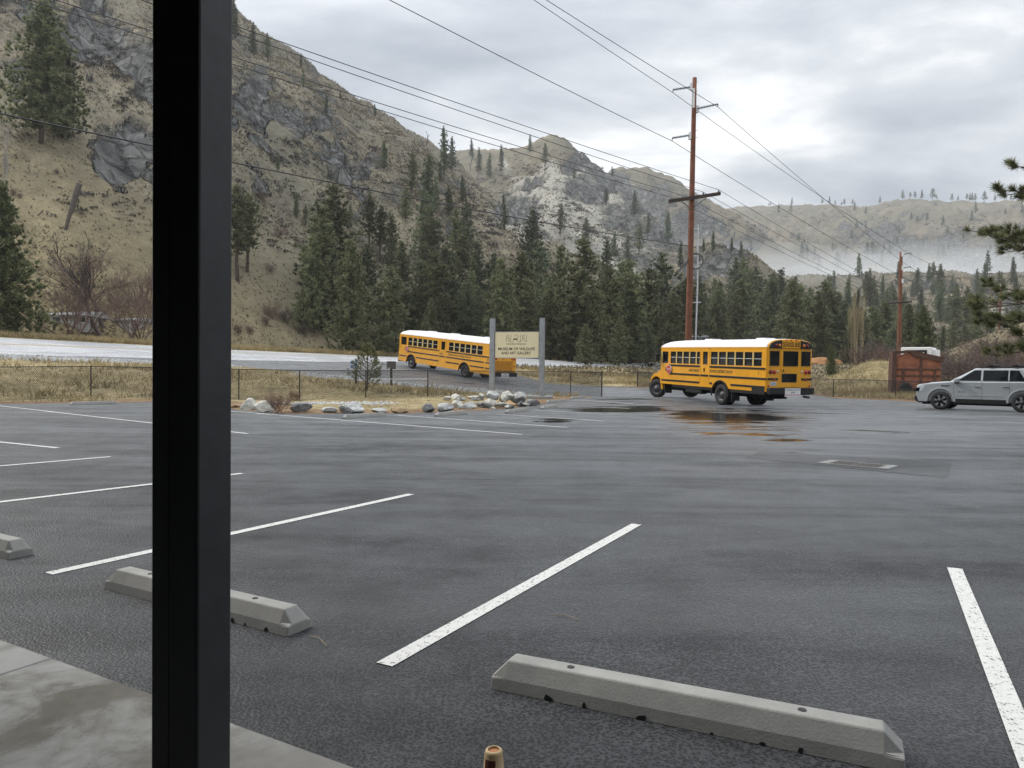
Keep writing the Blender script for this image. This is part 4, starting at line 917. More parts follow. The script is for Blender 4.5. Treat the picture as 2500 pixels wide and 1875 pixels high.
# bare trees and bushes
BT = [bare_mesh(41, TWIG, 1, 6, .55, (2, 4), stems=3, lean=.28, r0=.016), bare_mesh(42, TWIG, 1, 5, .5, (3, 4), stems=4, lean=.25, r0=.011), bare_mesh(43, TWIGR, 1, 5, .45, (3, 4), stems=7, lean=.35, r0=.010, ratio=.72)]
BUSH = [bare_mesh(51, TWIGR, 1, 4, .6, (3, 4), stems=12, lean=.4, r0=.010, ratio=.7), bare_mesh(52, TWIG, 1, 4, .7, (3, 4), stems=11, lean=.42, r0=.011, ratio=.7)]
BIRCH = bare_mesh(61, TWIGP, 1, 5, .45, (3, 4), stems=1, r0=.013, ratio=.55, up=.5)
def bare(me, x, ytop, ybase, label, group=None, name='bare_tree', wide=1.0, depth=None, cat='bare tree'):
    p = P(x * D2S, ybase * D2S, depth) if depth else hit(x * D2S, ybase * D2S)
    if depth: p.z = tz(p.x, p.y)
    H = (proj(p.x, p.y, p.z)[1] - ytop * D2S) * p.y / FPX
    o = thing(name, label, cat, p, R.uniform(0, 6.28), group); c = bpy.data.objects.new('branches', me); COL.objects.link(c); c.parent = o
    zmax = max(v.co.z for v in me.vertices); o.scale = (H / zmax * wide, H / zmax * wide, H / zmax); return o
bare(BT[0], 215, 500, 715, 'big gnarled bare tree with twisting dark limbs by the white trailer', None, depth=78, wide=1.15)
for x, a, b, k in [(120, 560, 715, 1), (160, 590, 716, 2), (95, 580, 712, 2), (265, 600, 712, 1), (295, 590, 705, 2), (310, 560, 700, 2), (185, 520, 700, 2), (245, 620, 715, 1)]:
    bare(BT[k], x, a, b, ('', 'slender dark bare tree in the leafless thicket by the highway', 'reddish many stemmed bare tree in the leafless thicket by the highway')[k], ('', 'slender bare trees of the thicket', 'reddish bare trees of the thicket')[k], depth=R.uniform(72, 92))
for x, a, b in [(4, 240, 420), (14, 270, 425)]:
    bare(BIRCH, x, a, b, 'pale thin leafless birch on the slope by the frame edge', 'pale birches on the slope', name='bare_birch', wide=.45)
bare(BIRCH, 1655, 642, 722, 'white stemmed bare birch behind the conventional bus', None, 'bare_birch', wide=.8)
for k in range(3): pass
pop = thing('lombardy_poplar', 'narrow straw coloured leafless poplar rising above the brush', 'tree', (0, 0, 0)); pz_ = P(*D(1846, 742), 128); pz_.z = tz(pz_.x, pz_.y); pop.location = pz_
me = bare_mesh(71, POPL, 1, 5, .24, (4, 5), stems=13, lean=.035, up=1.6, r0=.010, ratio=.60); c = bpy.data.objects.new('branches', me); COL.objects.link(c); c.parent = pop
Hp = (proj(pz_.x, pz_.y, pz_.z)[1] - 614 * D2S) * pz_.y / FPX; zx_ = max(v.co.z for v in me.vertices); rx_ = max(abs(v.co.x) for v in me.vertices); pop.scale = (Hp * .13 / rx_, Hp * .13 / rx_, Hp / zx_)
bl = 'leafless grey brown bush beside the highway'
for x, a, b, dep in [(1880, 705, 790, 95), (1905, 715, 800, 88), (1850, 728, 788, 105), (2060, 740, 800, 70), (2100, 735, 805, 66), (2140, 725, 800, 72), (2175, 740, 808, 62), (2030, 745, 800, 78), (2195, 700, 780, 85), (2090, 722, 775, 84), (2125, 705, 765, 92), (2160, 700, 760, 90), (2190, 712, 770, 80), (2210, 690, 755, 95), (2050, 730, 785, 88), (2180, 735, 790, 72), (2110, 742, 795, 74), (1740, 690, 735, 170), (1640, 690, 735, 175)]:
    bare(BUSH[R.randrange(2)], x, a, b, 'leafless bush in the brush ' + ('left of the rusty bin' if x < 1920 else 'behind the bin and SUV') if x > 1800 else 'leafless bush in front of the far cabins', 'bare bushes by the bin' if x > 1920 else 'bare bushes left of the bin' if x > 1800 else 'bare bushes by the cabins', 'bare_bush', depth=dep, wide=1.3, cat='bush')
for x, a, b in [(590, 640, 690), (620, 655, 700), (575, 672, 705), (660, 690, 725), (515, 690, 722), (540, 695, 722), (600, 480, 512), (562, 405, 432), (545, 440, 465), (580, 560, 590), (28, 400, 425), (45, 410, 432), (125, 360, 378)]:
    bare(BUSH[R.randrange(2)], x, a, b, 'rounded leafless bush on the straw slope left of the pine stand', 'bare bushes on the slope', 'bare_bush', wide=1.2, cat='bush')

# dark scrub dotted over the slopes: too many to count
def land_points(w, n, rng):
    """random points on the land mesh; w = weight per grid vertex"""
    w = np.where(front, w, 0)[:-1, :-1].ravel(); w = w / w.sum(); k = rng.choice(len(w), n, p=w); r, c_ = np.divmod(k, nc_ - 1); a, b = rng.uniform(size=n), rng.uniform(size=n)
    L = lambda G_: (G_[r, c_] * (1 - a) + G_[r + 1, c_] * a) * (1 - b) + (G_[r, c_ + 1] * (1 - a) + G_[r + 1, c_ + 1] * a) * b
    return L(Xg), L(Yg), L(Zg)
# cells whose surface turns to the camera and stands clear of what is in front of it
el_ = (Zg - EYE) / Yg; front = (el_ >= np.maximum.accumulate(el_, 0) - 1e-4) & (Yg > 70)
def scrub():
    rng = np.random.default_rng(5); xs_, ys_, zs_, ws = [], [], [], []
    zones = [(1230, 440, 190, 110, 520, 2.0), (1120, 390, 80, 40, 90, 1.9), (870, 330, 110, 70, 160, 1.5), (640, 260, 160, 110, 190, 1.3), (600, 430, 90, 120, 90, 1.1), (230, 440, 110, 60, 70, .8), (200, 110, 150, 90, 130, 1.1), (300, 190, 60, 60, 60, 1.1), (1330, 540, 110, 50, 130, 1.8), (1480, 440, 70, 30, 90, 2.6), (1800, 480, 250, 30, 240, 3.0), (2080, 520, 130, 60, 220, 3.0), (1620, 500, 90, 40, 110, 2.4), (1000, 450, 120, 70, 120, 1.3), (760, 420, 80, 60, 60, 1.1)]
    clump = fbm(ipx / 30, ipy / 18, 3, 95)
    for cx, cy, rx, ry, n, s in zones:
        w = np.exp(-(((ipx - cx * D2S) / (rx * D2S * .8)) ** 2 + ((ipy - cy * D2S) / (ry * D2S * .8)) ** 2)) * np.clip(clump - .35, 0, 1) ** 1.5
        x, y, z = land_points(w, n, rng); xs_.append(x); ys_.append(y); zs_.append(z); ws.append(s * rng.uniform(.35, 1.2, n) ** 1.3)
    x, y, z, w = map(np.concatenate, (xs_, ys_, zs_, ws)); k = 16; n = len(x)
    cs = np.stack([np.repeat(x, k) + rng.normal(0, .55, n * k) * np.repeat(w, k), np.repeat(y, k) + rng.normal(0, .4, n * k) * np.repeat(w, k), np.repeat(z, k) + np.repeat(w, k) * rng.uniform(-.05, .38, n * k)], 1)
    v, f = tufts(cs, np.tile([0, 0, .5], (n * k, 1)), np.repeat(w, k) * .42, 6, rng, .5, .9)
    me = tri_mesh('hillside_scrub', v, f, mat('scrub', (0.05, 0.045, 0.038), .9, var=0, var2=(.16, .135, .11), scale=.5)); o = bpy.data.objects.new('hillside_scrub', me); COL.objects.link(o)
    tag(o, 'low dark scrub dotted over the mountain slopes', 'scrub'); struct(o, 'stuff')
    # bunch grass
    n = 90000; wt = np.where((Yg < 620) & (rock < .45) & (sdl > 3), 1.0, 0) * np.clip(fbm(Xg / 9, Yg / 9, 3, 97) - .2, .05, 1) * (1 - .6 * brush) * np.clip(Yg / 120, .7, 2)
    x, y, z = land_points(wt, n, rng); h = rng.uniform(.28, .62, n) * np.clip(y / 130, .8, 2.6)
    v, f = tufts(np.stack([x, y, z + h * .1], 1), np.tile([0, -.25, 1.0], (n, 1)), h, 5, rng, .34, .7)
    me = tri_mesh('bunch_grass', v, f, mat('bunch_straw', (0.085, 0.073, 0.050), .9, var=0, var2=(.34, .285, .18), scale=.35, trans=.25)); o = bpy.data.objects.new('bunch_grass', me); COL.objects.link(o)
    tag(o, 'dry bunch grass tufts covering the steep hillsides', 'grass'); struct(o, 'stuff')
scrub()

# dry grass on the verge and along the highway's far side
def grass():
    rng = np.random.default_rng(9); n = 90000
    x = rng.uniform(-46, 45, n); y = rng.uniform(27, 75, n)
    a = np.minimum(np.minimum(sdist(x, y, LOT), sdist(x, y, DRIVE)), sdist(x, y, ROAD))
    dR = sdist(x, y, ROAD); dD = sdist(x, y, DRIVE)
    bel = inside(x, y, [tuple(p) for p in NE] + [(110, 0), (-70, 0)])
    ok = (a > .25) & ~(bel & (dR < 3.9) & (rng.uniform(size=n) > .04)) & ~((dD < 2.6) & (x < 2.5) & (y < 56) & (rng.uniform(size=n) > .05))
    cl = fbm(x * .5, y * .5, 3, 3); ok &= (cl > rng.uniform(.22, .58, n))
    bed = (x > -14) & (x < 4) & (y < 42); ok &= ~(bed & (rng.uniform(size=n) > .25))
    x, y, cl = x[ok], y[ok], cl[ok]
    z = terr(x, y) + .02; h = rng.uniform(.16, .42, len(x)) * (.55 + cl); h = np.where((x > -14) & (x < 4) & (y < 42), h * .45, h)
    v, f = tufts(np.stack([x, y, z + h * .2], 1), np.tile([0, 0, 1.7], (len(x), 1)), h, 4, rng, .10, .55)
    # far verge
    m = 26000; k = rng.integers(4, 125, m); t = rng.uniform(.3, 9, m) ** 1.0; q = FE[k] + AC[k] * t[:, None] + rng.normal(0, .5, (m, 2)); okq = sdist(q[:, 0], q[:, 1], ROAD) > .3; q = q[okq]
    hz = rng.uniform(.25, .75, len(q)); zz = terr(q[:, 0], q[:, 1])
    v2, f2 = tufts(np.stack([q[:, 0], q[:, 1], zz + hz * .2], 1), np.tile([0, 0, 1.7], (len(q), 1)), hz, 4, rng, .12, .55)
    v = np.concatenate([v, v2]); f = np.concatenate([f, f2 + len(v) - len(v2)])
    me = tri_mesh('dry_grass', v, f, mat('straw', (0.17, 0.135, 0.06), .85, var=0, var2=(.52, .42, .235), scale=.55, trans=.3)); o = bpy.data.objects.new('dry_grass', me); COL.objects.link(o)
    tag(o, 'dry straw coloured grass on the verges beside the highway and fence', 'grass'); struct(o, 'stuff')
grass()
# gravel of the road shoulder
def gravel_stones():
    rng = np.random.default_rng(3); m = 15000; k = rng.integers(2, 80, m); t = rng.uniform(-.1, 4.4, m); q = NE[k] - AC[k] * t[:, None] + rng.normal(0, .35, (m, 2))
    m2 = 4500; q2 = np.stack([rng.uniform(-15, 2.2, m2), rng.uniform(45.5, 53, m2)], 1); d2 = sdist(q2[:, 0], q2[:, 1], DRIVE); q2 = q2[(d2 > -.1) & (d2 < 2.7)]
    m3 = 700; q3 = np.stack([rng.normal(-7.2, 1.3, m3), rng.normal(31.7, .55, m3)], 1); q3 = q3[sdist(q3[:, 0], q3[:, 1], LOT) > .1]
    dq = np.minimum(sdist(q[:, 0], q[:, 1], DRIVE), sdist(q[:, 0], q[:, 1], ROAD)); q = q[dq > 0]
    q = np.concatenate([q, q2, q3]); z = terr(q[:, 0], q[:, 1]) + .05; s = rng.uniform(.03, .085, len(q))
    base = np.array([[1, 0, 0], [-1, 0, 0], [0, 1, 0], [0, -1, 0], [0, 0, 1], [0, 0, -1]], float); fb = np.array([[0, 2, 4], [2, 1, 4], [1, 3, 4], [3, 0, 4], [2, 0, 5], [1, 2, 5], [3, 1, 5], [0, 3, 5]])
    v = base[None] * s[:, None, None] * rng.uniform(.6, 1.3, (len(q), 6, 1)) + rng.normal(0, .2, (len(q), 6, 3)) * s[:, None, None]; v[..., :2] += q[:, None]; v[..., 2] += z[:, None]
    f = (fb[None] + (np.arange(len(q)) * 6)[:, None, None]).reshape(-1, 3)
    me = tri_mesh('gravel', v.reshape(-1, 3), f, mat('gravel_stone', (.20, .205, .21), .85, var=0, var2=(.58, .58, .57), scale=9)); o = bpy.data.objects.new('gravel', me); COL.objects.link(o)
    tag(o, 'pale grey gravel on the highway shoulder and driveway edge', 'gravel'); struct(o, 'stuff')
gravel_stones()
# ------------------------------------------------------------------ vehicles
YEL = mat('school_bus_yellow', (0.80, 0.365, 0.012), 0.32, var=.09, scale=2.2, coat=.35)
YELD = mat('bus_yellow_grille', (0.55, 0.25, 0.02), 0.45, var=.15, scale=6)
WROOF = mat('white_roof', (0.82, 0.82, 0.81), 0.35, var=.03, scale=.8); BLACK = mat('black_trim', (0.010, 0.010, 0.011), 0.45, var=.2); RUB = mat('tyre_rubber', (0.028, 0.028, 0.029), 0.8, var=.3, scale=9)
HUB = mat('steel_hub', (0.11, 0.11, 0.115), 0.5, metal=.4, var=.3, scale=8); GLS = mat('dark_glass', (0.010, 0.011, 0.012), 0.08, var=.3, scale=1, spec=.28); FRM = mat('window_frame_cream', (0.60, 0.44, 0.16), 0.5, var=.05)
REDL = mat('red_lens', (0.42, 0.022, 0.015), 0.2, var=.1, coat=.5); AMB = mat('amber_lens', (0.55, 0.16, 0.015), 0.2, var=.1, coat=.5); WHT = mat('white_board', (0.8, 0.8, 0.79), .5, var=.03); UND = mat('underbody', (0.014, 0.014, 0.015), .85, var=.3)
MIR = mat('mirror_chrome', (0.6, 0.61, 0.62), .12, metal=1.0, var=.05); PLATE = mat('plate', (.55, .60, .66), .4, var=.2, scale=25); REDP = mat('stop_red', (.50, .03, .03), .4, var=.05)
def wheel(parent, x, y, r=0.5, w=0.26, side=1, turn=0.0, dual=False, hubm=HUB):
    """y is the outer face; side +1 = left of the vehicle"""
    o = bpy.data.objects.new('wheel', None); COL.objects.link(o); o.parent = parent; o.location = (x, y, r); o.rotation_euler = (0, 0, turn)
    s = side
    m = MB(); prof = [(r * .60, 0), (r * .66, .012), (r * .90, .012), (r * .985, -.03), (r, -.06), (r, -w + .06), (r * .985, -w + .03), (r * .9, -w), (r * .6, -w)]
    m.lathe([(a, b * s) for a, b in prof], 28, ax='y')
    m.obj('tyre', RUB, o, True)
    if dual:
        m = MB(); m.lathe([(a, (b - w - .06) * s) for a, b in prof], 24, ax='y'); m.obj('tyre', RUB, o, True)
    dd_ = -.10 if dual else -.03
    m = MB(); m.lathe([(r * .62, -.0 * s), (r * .58, -.03 * s), (r * .52, (dd_ - .05) * s), (r * .3, (dd_ - .02) * s), (r * .26, (dd_ + .06) * s), (0, (dd_ + .07) * s)], 24, ax='y'); m.obj('rim', hubm, o, True)
    for k in range(8):
        a = 2 * math.pi * k / 8; MB().lathe([(0, (dd_ + .03) * s), (.016, (dd_ + .03) * s), (.016, (dd_ - .03) * s)], 6, (math.cos(a) * r * .4, 0, math.sin(a) * r * .4), 'y').obj('lug_nut', IRON, o)
    return o
def arch_outline(x0, x1, z0, z1, axles, r, cut=None):
    """lower side panel seen from the side with wheel arches cut in its bottom edge"""
    pts = [(x0, z1), (x0, z0)]
    for ax_, zc_ in sorted(axles):
        a0 = math.asin(max(-1, min(1, (z0 - zc_) / r)))
        for k in range(13):
            a = math.pi - a0 - (math.pi - 2 * a0) * k / 12; pts.append((ax_ + r * math.cos(a), zc_ + r * math.sin(a)))
    pts += [(x1, z0), (x1, z1)]; return pts
def roof_section(w, zb, zt, n=10):
    """rounded roof outline y-z from left gutter over to right"""
    pts = []
    for k in range(n + 1):
        a = math.pi * k / n; c, s = math.cos(a), math.sin(a)
        pts.append((w * (abs(c) ** .62) * (1 if c > 0 else -1), zb + (zt - zb) * (abs(s) ** .75)))
    return pts
def bus_body(o, c):
    """c: dict of dimensions, x forward from the rear axle"""
    xr, xf, hw = c['xr'], c['xf'], 1.22; zs, zw0, zw1, zg, zt = c['skirt'], c['w0'], c['w1'], c['gut'], c['top']
    for s in (1, -1):
        y0, y1 = (hw - .05, hw) if s > 0 else (-hw, -hw + .05)
        body = MB().prism(arch_outline(xr, xf, zs, zw0, c['axles'], c['ar']), y0, y1).obj('side_panel', YEL, o)
        MB().box(xr, xf, y0, y1, zw1, zg).obj('header_panel', YEL, o)
        edges = sorted(c['win']) ; holes = edges + c['doorwin']; holes = sorted(holes); x = xr
        for a, b in holes + [(xf, xf)]:
            if a - x > .01: MB().box(x, a, y0, y1, zw0, zw1).obj('pillar', YEL if (a - x) > .22 else FRM, o)
            x = b
        for a, b in edges:
            w_ = MB().box(a, b, s * (hw - .045) - .006, s * (hw - .045) + .006, zw0, zw1).obj('window', GLS, o)
            zm = zw0 + (zw1 - zw0) * .52; yy = sorted((s * (hw - .034), s * (hw - .012)))
            MB().box(a, b, *yy, zm - .010, zm + .010).obj('window_bar', WHT, w_)
            fr_ = MB(); t_ = .025; fr_.box(a, b, *yy, zw0, zw0 + t_).box(a, b, *yy, zw1 - t_, zw1).box(a, a + t_, *yy, zw0 + t_, zw1 - t_).box(b - t_, b, *yy, zw0 + t_, zw1 - t_); fr_.obj('frame', BLACK, w_)
        if s > 0 or c.get('transit') is None:
            for a, b in c['doorwin']:
                MB().box(a, b, s * (hw - .045) - .006, s * (hw - .045) + .006, zw0 - .0, zw1).obj('window', GLS, o)
        for z, segs in c['rails']:
            for a, b in segs:
                yy = sorted((s * hw, s * (hw + .028))); MB().box(a, b, *yy, z - .045, z + .045).obj('rub_rail', BLACK, o, bevel=.012)
        yy = sorted((s * hw, s * (hw + .012)))
        MB().box(xr + .05, xf - .1, *yy, zg - .035, zg - .005).obj('gutter', YEL, o)
        for ax_, zc_ in c['axles']:
            if c.get('hood') and ax_ > 3: continue
            m = MB(); rr_ = c['ar']; pr_ = []
            for k in range(15):
                a = math.pi * (1.04 - 1.08 * k / 14); pr_.append((ax_ + rr_ * math.cos(a), zc_ + rr_ * math.sin(a)))
            po_ = [(ax_ + (q[0] - ax_) * 1.10, zc_ + (q[1] - zc_) * 1.10) for q in pr_]
            yy = sorted((s * (hw + .002), s * (hw + .05)))
            m.prism(pr_ + po_[::-1], *yy).obj('wheel_arch', BLACK, o)
    # roof, domed down at the front
    sec = roof_section(hw, zg, zt); vs, fs = [], []; n = len(sec)
    st_ = c['roof']   # list of (x, scale of height, scale of width)
    for x, kh, kw in st_: vs += [(x, a * kw, zg + (b - zg) * kh) for a, b in sec]
    for i in range(len(st_) - 1):
        for k in range(n - 1): fs.append((i * n + k, i * n + k + 1, (i + 1) * n + k + 1, (i + 1) * n + k))
    fs += [tuple(range(n)), tuple((len(st_) - 1) * n + k for k in range(n))]
    m = MB(); m.add(vs, fs); rf = m.obj('roof', WROOF, o, True)
    for x in c['hatch']: MB().box(x - .3, x + .3, -.3, .3, zt - .01, zt + .055).obj('roof_hatch', WROOF, rf, bevel=.03)
    MB().box(xr + .06, xf - .06, -hw + .052, hw - .052, zs + .08, zw0 - .05).obj('floor_box', UND, o)
    MB().box(xr + .04, xf - .05, -hw + .08, hw - .08, zw1 + .02, zg).obj('ceiling', UND, o)
    for k in range(9):   # seat backs show through the panes
        x = xr + 1.0 + k * (xf - xr - 2.2) / 9
        for s in (1, -1): yy = sorted((s * .25, s * 1.1)); MB().box(x, x + .09, *yy, zw0 - .06, zw0 + .22).obj('seat_back', UND, o)
    return o
# --- conventional bus (number 7)
A7, B7 = Vector((*G(1758, 990)[:2], 0)), None
f7 = P(1594, 968, 40.6); d7 = Vector((f7.x - A7.x, f7.y - A7.y, 0)); hd = math.atan2(d7.y, d7.x); wb = d7.length
nl = Vector((-math.sin(hd), math.cos(hd), 0)); c7 = A7 - nl * 1.20
zf7, zr7 = tz(f7.x - nl.x, f7.y - nl.y), tz(c7.x, c7.y)
pit = math.atan2(zf7 - zr7, wb)
bus = thing('school_bus', 'yellow conventional school bus with a hood turning out of the lot', 'school bus', (c7.x, c7.y, zr7), rot=Euler((0, -pit, hd), 'XYZ'))
XF = 5.33
def wins(l): return [(min(a, b), max(a, b)) for a, b in l]
W7 = wins([(4.36, 3.86), (3.76, 3.27), (3.17, 2.67), (2.57, 2.08), (1.98, 1.72)]) + [(-2.9 + .635 * k, -2.9 + .635 * k + .535) for k in range(6)]
cfg = dict(xr=-3.2, xf=XF, skirt=.80, w0=1.90, w1=2.52, gut=2.74, top=3.12, axles=[(0, .5)], ar=.62, win=W7, doorwin=[(1.07, 1.47), (4.60, 5.18)], hood=True,
           rails=[(1.80, [(-3.15, .85), (1.72, 4.5)]), (1.36, [(-3.24, .85), (.98, 1.6), (1.72, 4.5)]), (1.0, [(-3.15, -.78), (.66, .85), (1.72, 5.2)])],
           roof=[(-3.2, .80, .985), (-3.12, .93, 1), (-2.9, 1, 1), (3.9, 1, 1), (4.9, .9, .99), (5.25, .68, .97), (5.48, .32, .93)], hatch=[-1.6, 2.4])
bus_body(bus, cfg)
# emergency door seams, skirt, front end
for x in (.90, 1.66): MB().box(x - .008, x + .008, 1.2205, 1.226, .98, 2.66).obj('door_seam', mat('seam', (.30, .14, .01), .6), bus)
MB().box(1.30, 1.36, 1.22, 1.25, 1.55, 1.72).obj('door_handle', BLACK, bus)
m = MB(); m.box(-3.15, -.7, -1.2, 1.2, .66, .80).box(.65, 4.2, -1.2, 1.2, .66, .80); m.obj('black_skirt', BLACK, bus)
MB().box(-2.6, 5.6, -.45, .45, .45, .72).obj('chassis_rail', UND, bus)
for y in (.78, -1.18): MB().box(1.6, 3.0, y, y + .4, .42, .72).obj('tank', UND, bus, bevel=.08)
nose = 6.42
hoodpr = [(XF, 1.02), (XF, 1.62), (XF + .35, 1.58), (nose - .15, 1.42), (nose, 1.25), (nose, .78), (XF + .95, .78), (XF + .9, 1.02)]
MB().prism(hoodpr, -.82, .82).obj('hood', YEL, bus, bevel=.10, seg=3)
for s in (1, -1):
    pr_ = [(5.83 + .66 * math.cos(a), .5 + .66 * math.sin(a)) for a in [math.pi * (1.0 - k / 14) for k in range(15)]]; po_ = [(XF, .5), (XF, 1.18), (5.6, 1.34), (6.2, 1.28), (nose - .02, 1.05), (nose, .62)]
    yy = sorted((s * .80, s * 1.17)); MB().prism(pr_[::-1] + [(XF - .02, .52), (XF - .02, 1.2), (5.5, 1.38), (6.05, 1.34), (6.35, 1.1), (6.49, .6)], *yy).obj('fender', YEL, bus, bevel=.05)
    wheel(bus, 5.83, s * 1.15, .5, .27, s, turn=math.radians(24), hubm=HUB); wheel(bus, 0, s * 1.19, .5, .25, s, dual=True)
    yy = sorted((s * .75, s * 1.2)); MB().box(4.9, 4.94, *yy, .3, .8).obj('mud_flap', RUB, bus); MB().box(-.85, -.81, *yy, .25, .8).obj('mud_flap', RUB, bus)
    MB().tube([(XF + .1, s * 1.1, 1.5), (XF + .55, s * 1.25, 1.55), (XF + 1.0, s * 1.22, 1.75)], .02, 5).obj('mirror_arm', BLACK, bus)
    m = MB(); m.lathe([(0, -.10), (.09, -.08), (.13, 0), (.10, .08), (0, .1)], 12, (XF + 1.0, s * 1.22, 1.82)); m.obj('cross_view_mirror', BLACK, bus, True)
    MB().box(XF - .05, XF + .1, s * 1.42 - .1, s * 1.42 + .1, 1.98, 2.42).obj('side_mirror', BLACK, bus, bevel=.04)
    MB().tube([(XF - .02, s * 1.18, 2.4), (XF + .03, s * 1.42, 2.35)], .018, 5).obj('mirror_arm', BLACK, bus)
MB().box(nose - .02, nose + .12, -1.2, 1.2, .5, .78).obj('front_bumper', BLACK, bus, bevel=.03)
MB().box(XF - .03, XF + .01, -1.15, 1.15, 1.62, 2.62).obj('windshield', GLS, bus); MB().box(XF - .06, XF, -1.2, 1.2, .8, 1.62).obj('cowl', YEL, bus); MB().box(XF - .06, XF, -1.2, 1.2, 2.62, 2.75).obj('front_header', YEL, bus)
MB().box(XF - .06, XF + .005, 1.10, 1.22, 1.62, 2.62).obj('corner_pillar', YEL, bus); MB().box(XF - .06, XF + .005, -1.22, -1.10, 1.62, 2.62).obj('corner_pillar', YEL, bus)
# rear end
RX = -3.2
m = MB().box(RX - .06, RX + .05, -1.19, 1.19, .78, 2.76).obj('rear_panel', YEL, bus, bevel=.05, seg=3)
yw = lambda u: 1.19 - 2.38 * u
def rear(name, u0, u1, z0, z1, m_, d=.012, bev=.0, par=bus, x=RX - .06):
    return MB().box(x - d, x, yw(u1), yw(u0), z0, z1).obj(name, m_, par, bevel=bev)
rdoor = rear('rear_door', .285, .725, 1.02, 2.66, YEL, .014, .006)
for u0, u1, z0, z1 in [(.04, .25, 1.94, 2.58), (.335, .675, 1.92, 2.58), (.75, .955, 1.94, 2.58), (.315, .655, 1.22, 1.60)]:
    g_ = rear('rear_window', u0, u1, z0, z1, GLS, .022, .02, rdoor if .3 < u0 < .4 else bus)
    t_ = .03; m = MB(); x0_ = RX - .06 - .026; y0_, y1_ = yw(u1), yw(u0); m.box(x0_, x0_ + .014, y0_, y1_, z0, z0 + t_).box(x0_, x0_ + .014, y0_, y1_, z1 - t_, z1).box(x0_, x0_ + .014, y0_, y0_ + t_, z0 + t_, z1 - t_).box(x0_, x0_ + .014, y1_ - t_, y1_, z0 + t_, z1 - t_); m.obj('gasket', BLACK, g_)
rear('door_latch', .305, .375, 1.68, 1.82, YEL, .04, .01, rdoor); rear('latch_handle', .33, .35, 1.69, 1.80, BLACK, .055, 0, rdoor)
def lamp(u, z, r, m_, nm='tail_lamp', x=RX - .06):
    MB().lathe([(0, 0), (r, 0), (r, -.02), (r * .8, -.04), (0, -.045)], 16, (0, 0, 0), 'y').obj(nm, m_, bus, True).matrix_local = Matrix.Translation((x - .0, yw(u), z)) @ Matrix.Rotation(-math.pi / 2, 4, 'Z') @ Matrix.Diagonal((1, 1, 1, 1))
for u in (.065, .145, .865, .945): lamp(u, 1.67, .095, REDL if u in (.145, .865) else mat('dark_red_lens', (.20, .02, .02), .2))
for u in (.225, .77): lamp(u, 1.68, .05, mat('clear_lens', (.6, .6, .58), .15))
for u in (.15, .86): lamp(u, 1.33, .05, REDL)
for u in (.03, .955): lamp(u, 1.06, .04, REDL, 'reflector')
rear('rub_rail', .0, .235, 1.315, 1.405, BLACK, .03, .01); rear('rub_rail', .765, 1.0, 1.315, 1.405, BLACK, .03, .01)
rear('licence_plate', .065, .205, 1.08, 1.24, PLATE, .012); text('plate_number', 'C 86757C', mat('plate_ink', (.05, .06, .12), .5), bus, (RX - .074, yw(.135), 1.15), (0, -1, 0), (0, 0, 1), .07, .25)
MB().box(RX - .26, RX - .05, -1.2, 1.2, .70, .99).obj('rear_bumper', BLACK, bus, bevel=.03)
MB().box(RX + .05, RX + .9, 1.19, 1.235, .70, .95).obj('rear_bumper_return', BLACK, bus)
ws = MB().box(RX - .285, RX - .262, yw(.675), yw(.33), .60, .97).obj('warning_board', WHT, bus)
for z, s_, m_, w_ in ((.90, 'UNLAWFUL TO PASS', INK, .72), (.79, 'WHEN', INK, .22), (.68, 'RED LIGHTS FLASH', REDP, .76)):
    text('lettering', s_, m_, ws, (RX - .287, yw(.5025), z), (0, -1, 0), (0, 0, 1), .068, w_)
MB().tube([(RX - .1, -.75, .60), (RX - .42, -.78, .58)], .055, 10).obj('exhaust_pipe', HUB, bus)
# rear cap: sign, black eyebrows with warning lamps
cap = MB(); sec = roof_section(1.19, 2.70, 3.10); sec2 = [(a * .985, b) for a, b in sec]
cap.prism(sec, RX - .075, RX + .06, 'x').obj('rear_cap', YEL, bus, bevel=.03)
for s in (1, -1):
    us = [.02, .02, .05, .15, .285, .285] if s > 0 else [.98, .98, .95, .85, .715, .715]
    pol = [(yw(u), z) for u, z in zip(us, (2.70, 2.80, 2.90, 3.0, 3.05, 2.70))]
    MB().prism(pol, RX - .13, RX - .076, 'x').obj('lamp_hood', BLACK, bus, bevel=.012)
    for u, m_ in ((.15, mat('dark_red_lens', (.20, .02, .02), .2)), (.225, AMB)):
        lamp(u if s > 0 else 1 - u, 2.82, .075, m_, 'warning_lamp', RX - .13)
rear('sign_panel', .295, .705, 2.71, 3.03, YEL, .035, .0, bus, RX - .075); text('lettering', 'SCHOOL BUS', INK, bus, (RX - .113, 0, 2.87), (0, -1, 0), (0, 0, 1), .21, .90, bold=.025)
for u in (.39, .5, .62): lamp(u, 3.055, .035, REDL, 'clearance_lamp', RX - .076)
def side_text(o, s_, x, z, h, w, m_=INK): text('lettering', s_, m_, o, (x, 1.2215, z), (-1, 0, 0), (0, 0, 1), h, w, bold=.02)
side_text(bus, 'LAKE CHELAN', 2.22, 1.585, .14, .86); side_text(bus, 'SCHOOL DISTRICT NO129', -.02, 1.585, .14, 1.72); side_text(bus, '7', -2.72, 1.585, .15, .06)
side_text(bus, 'PUSH OUT', .95, 2.69, .03, .3)
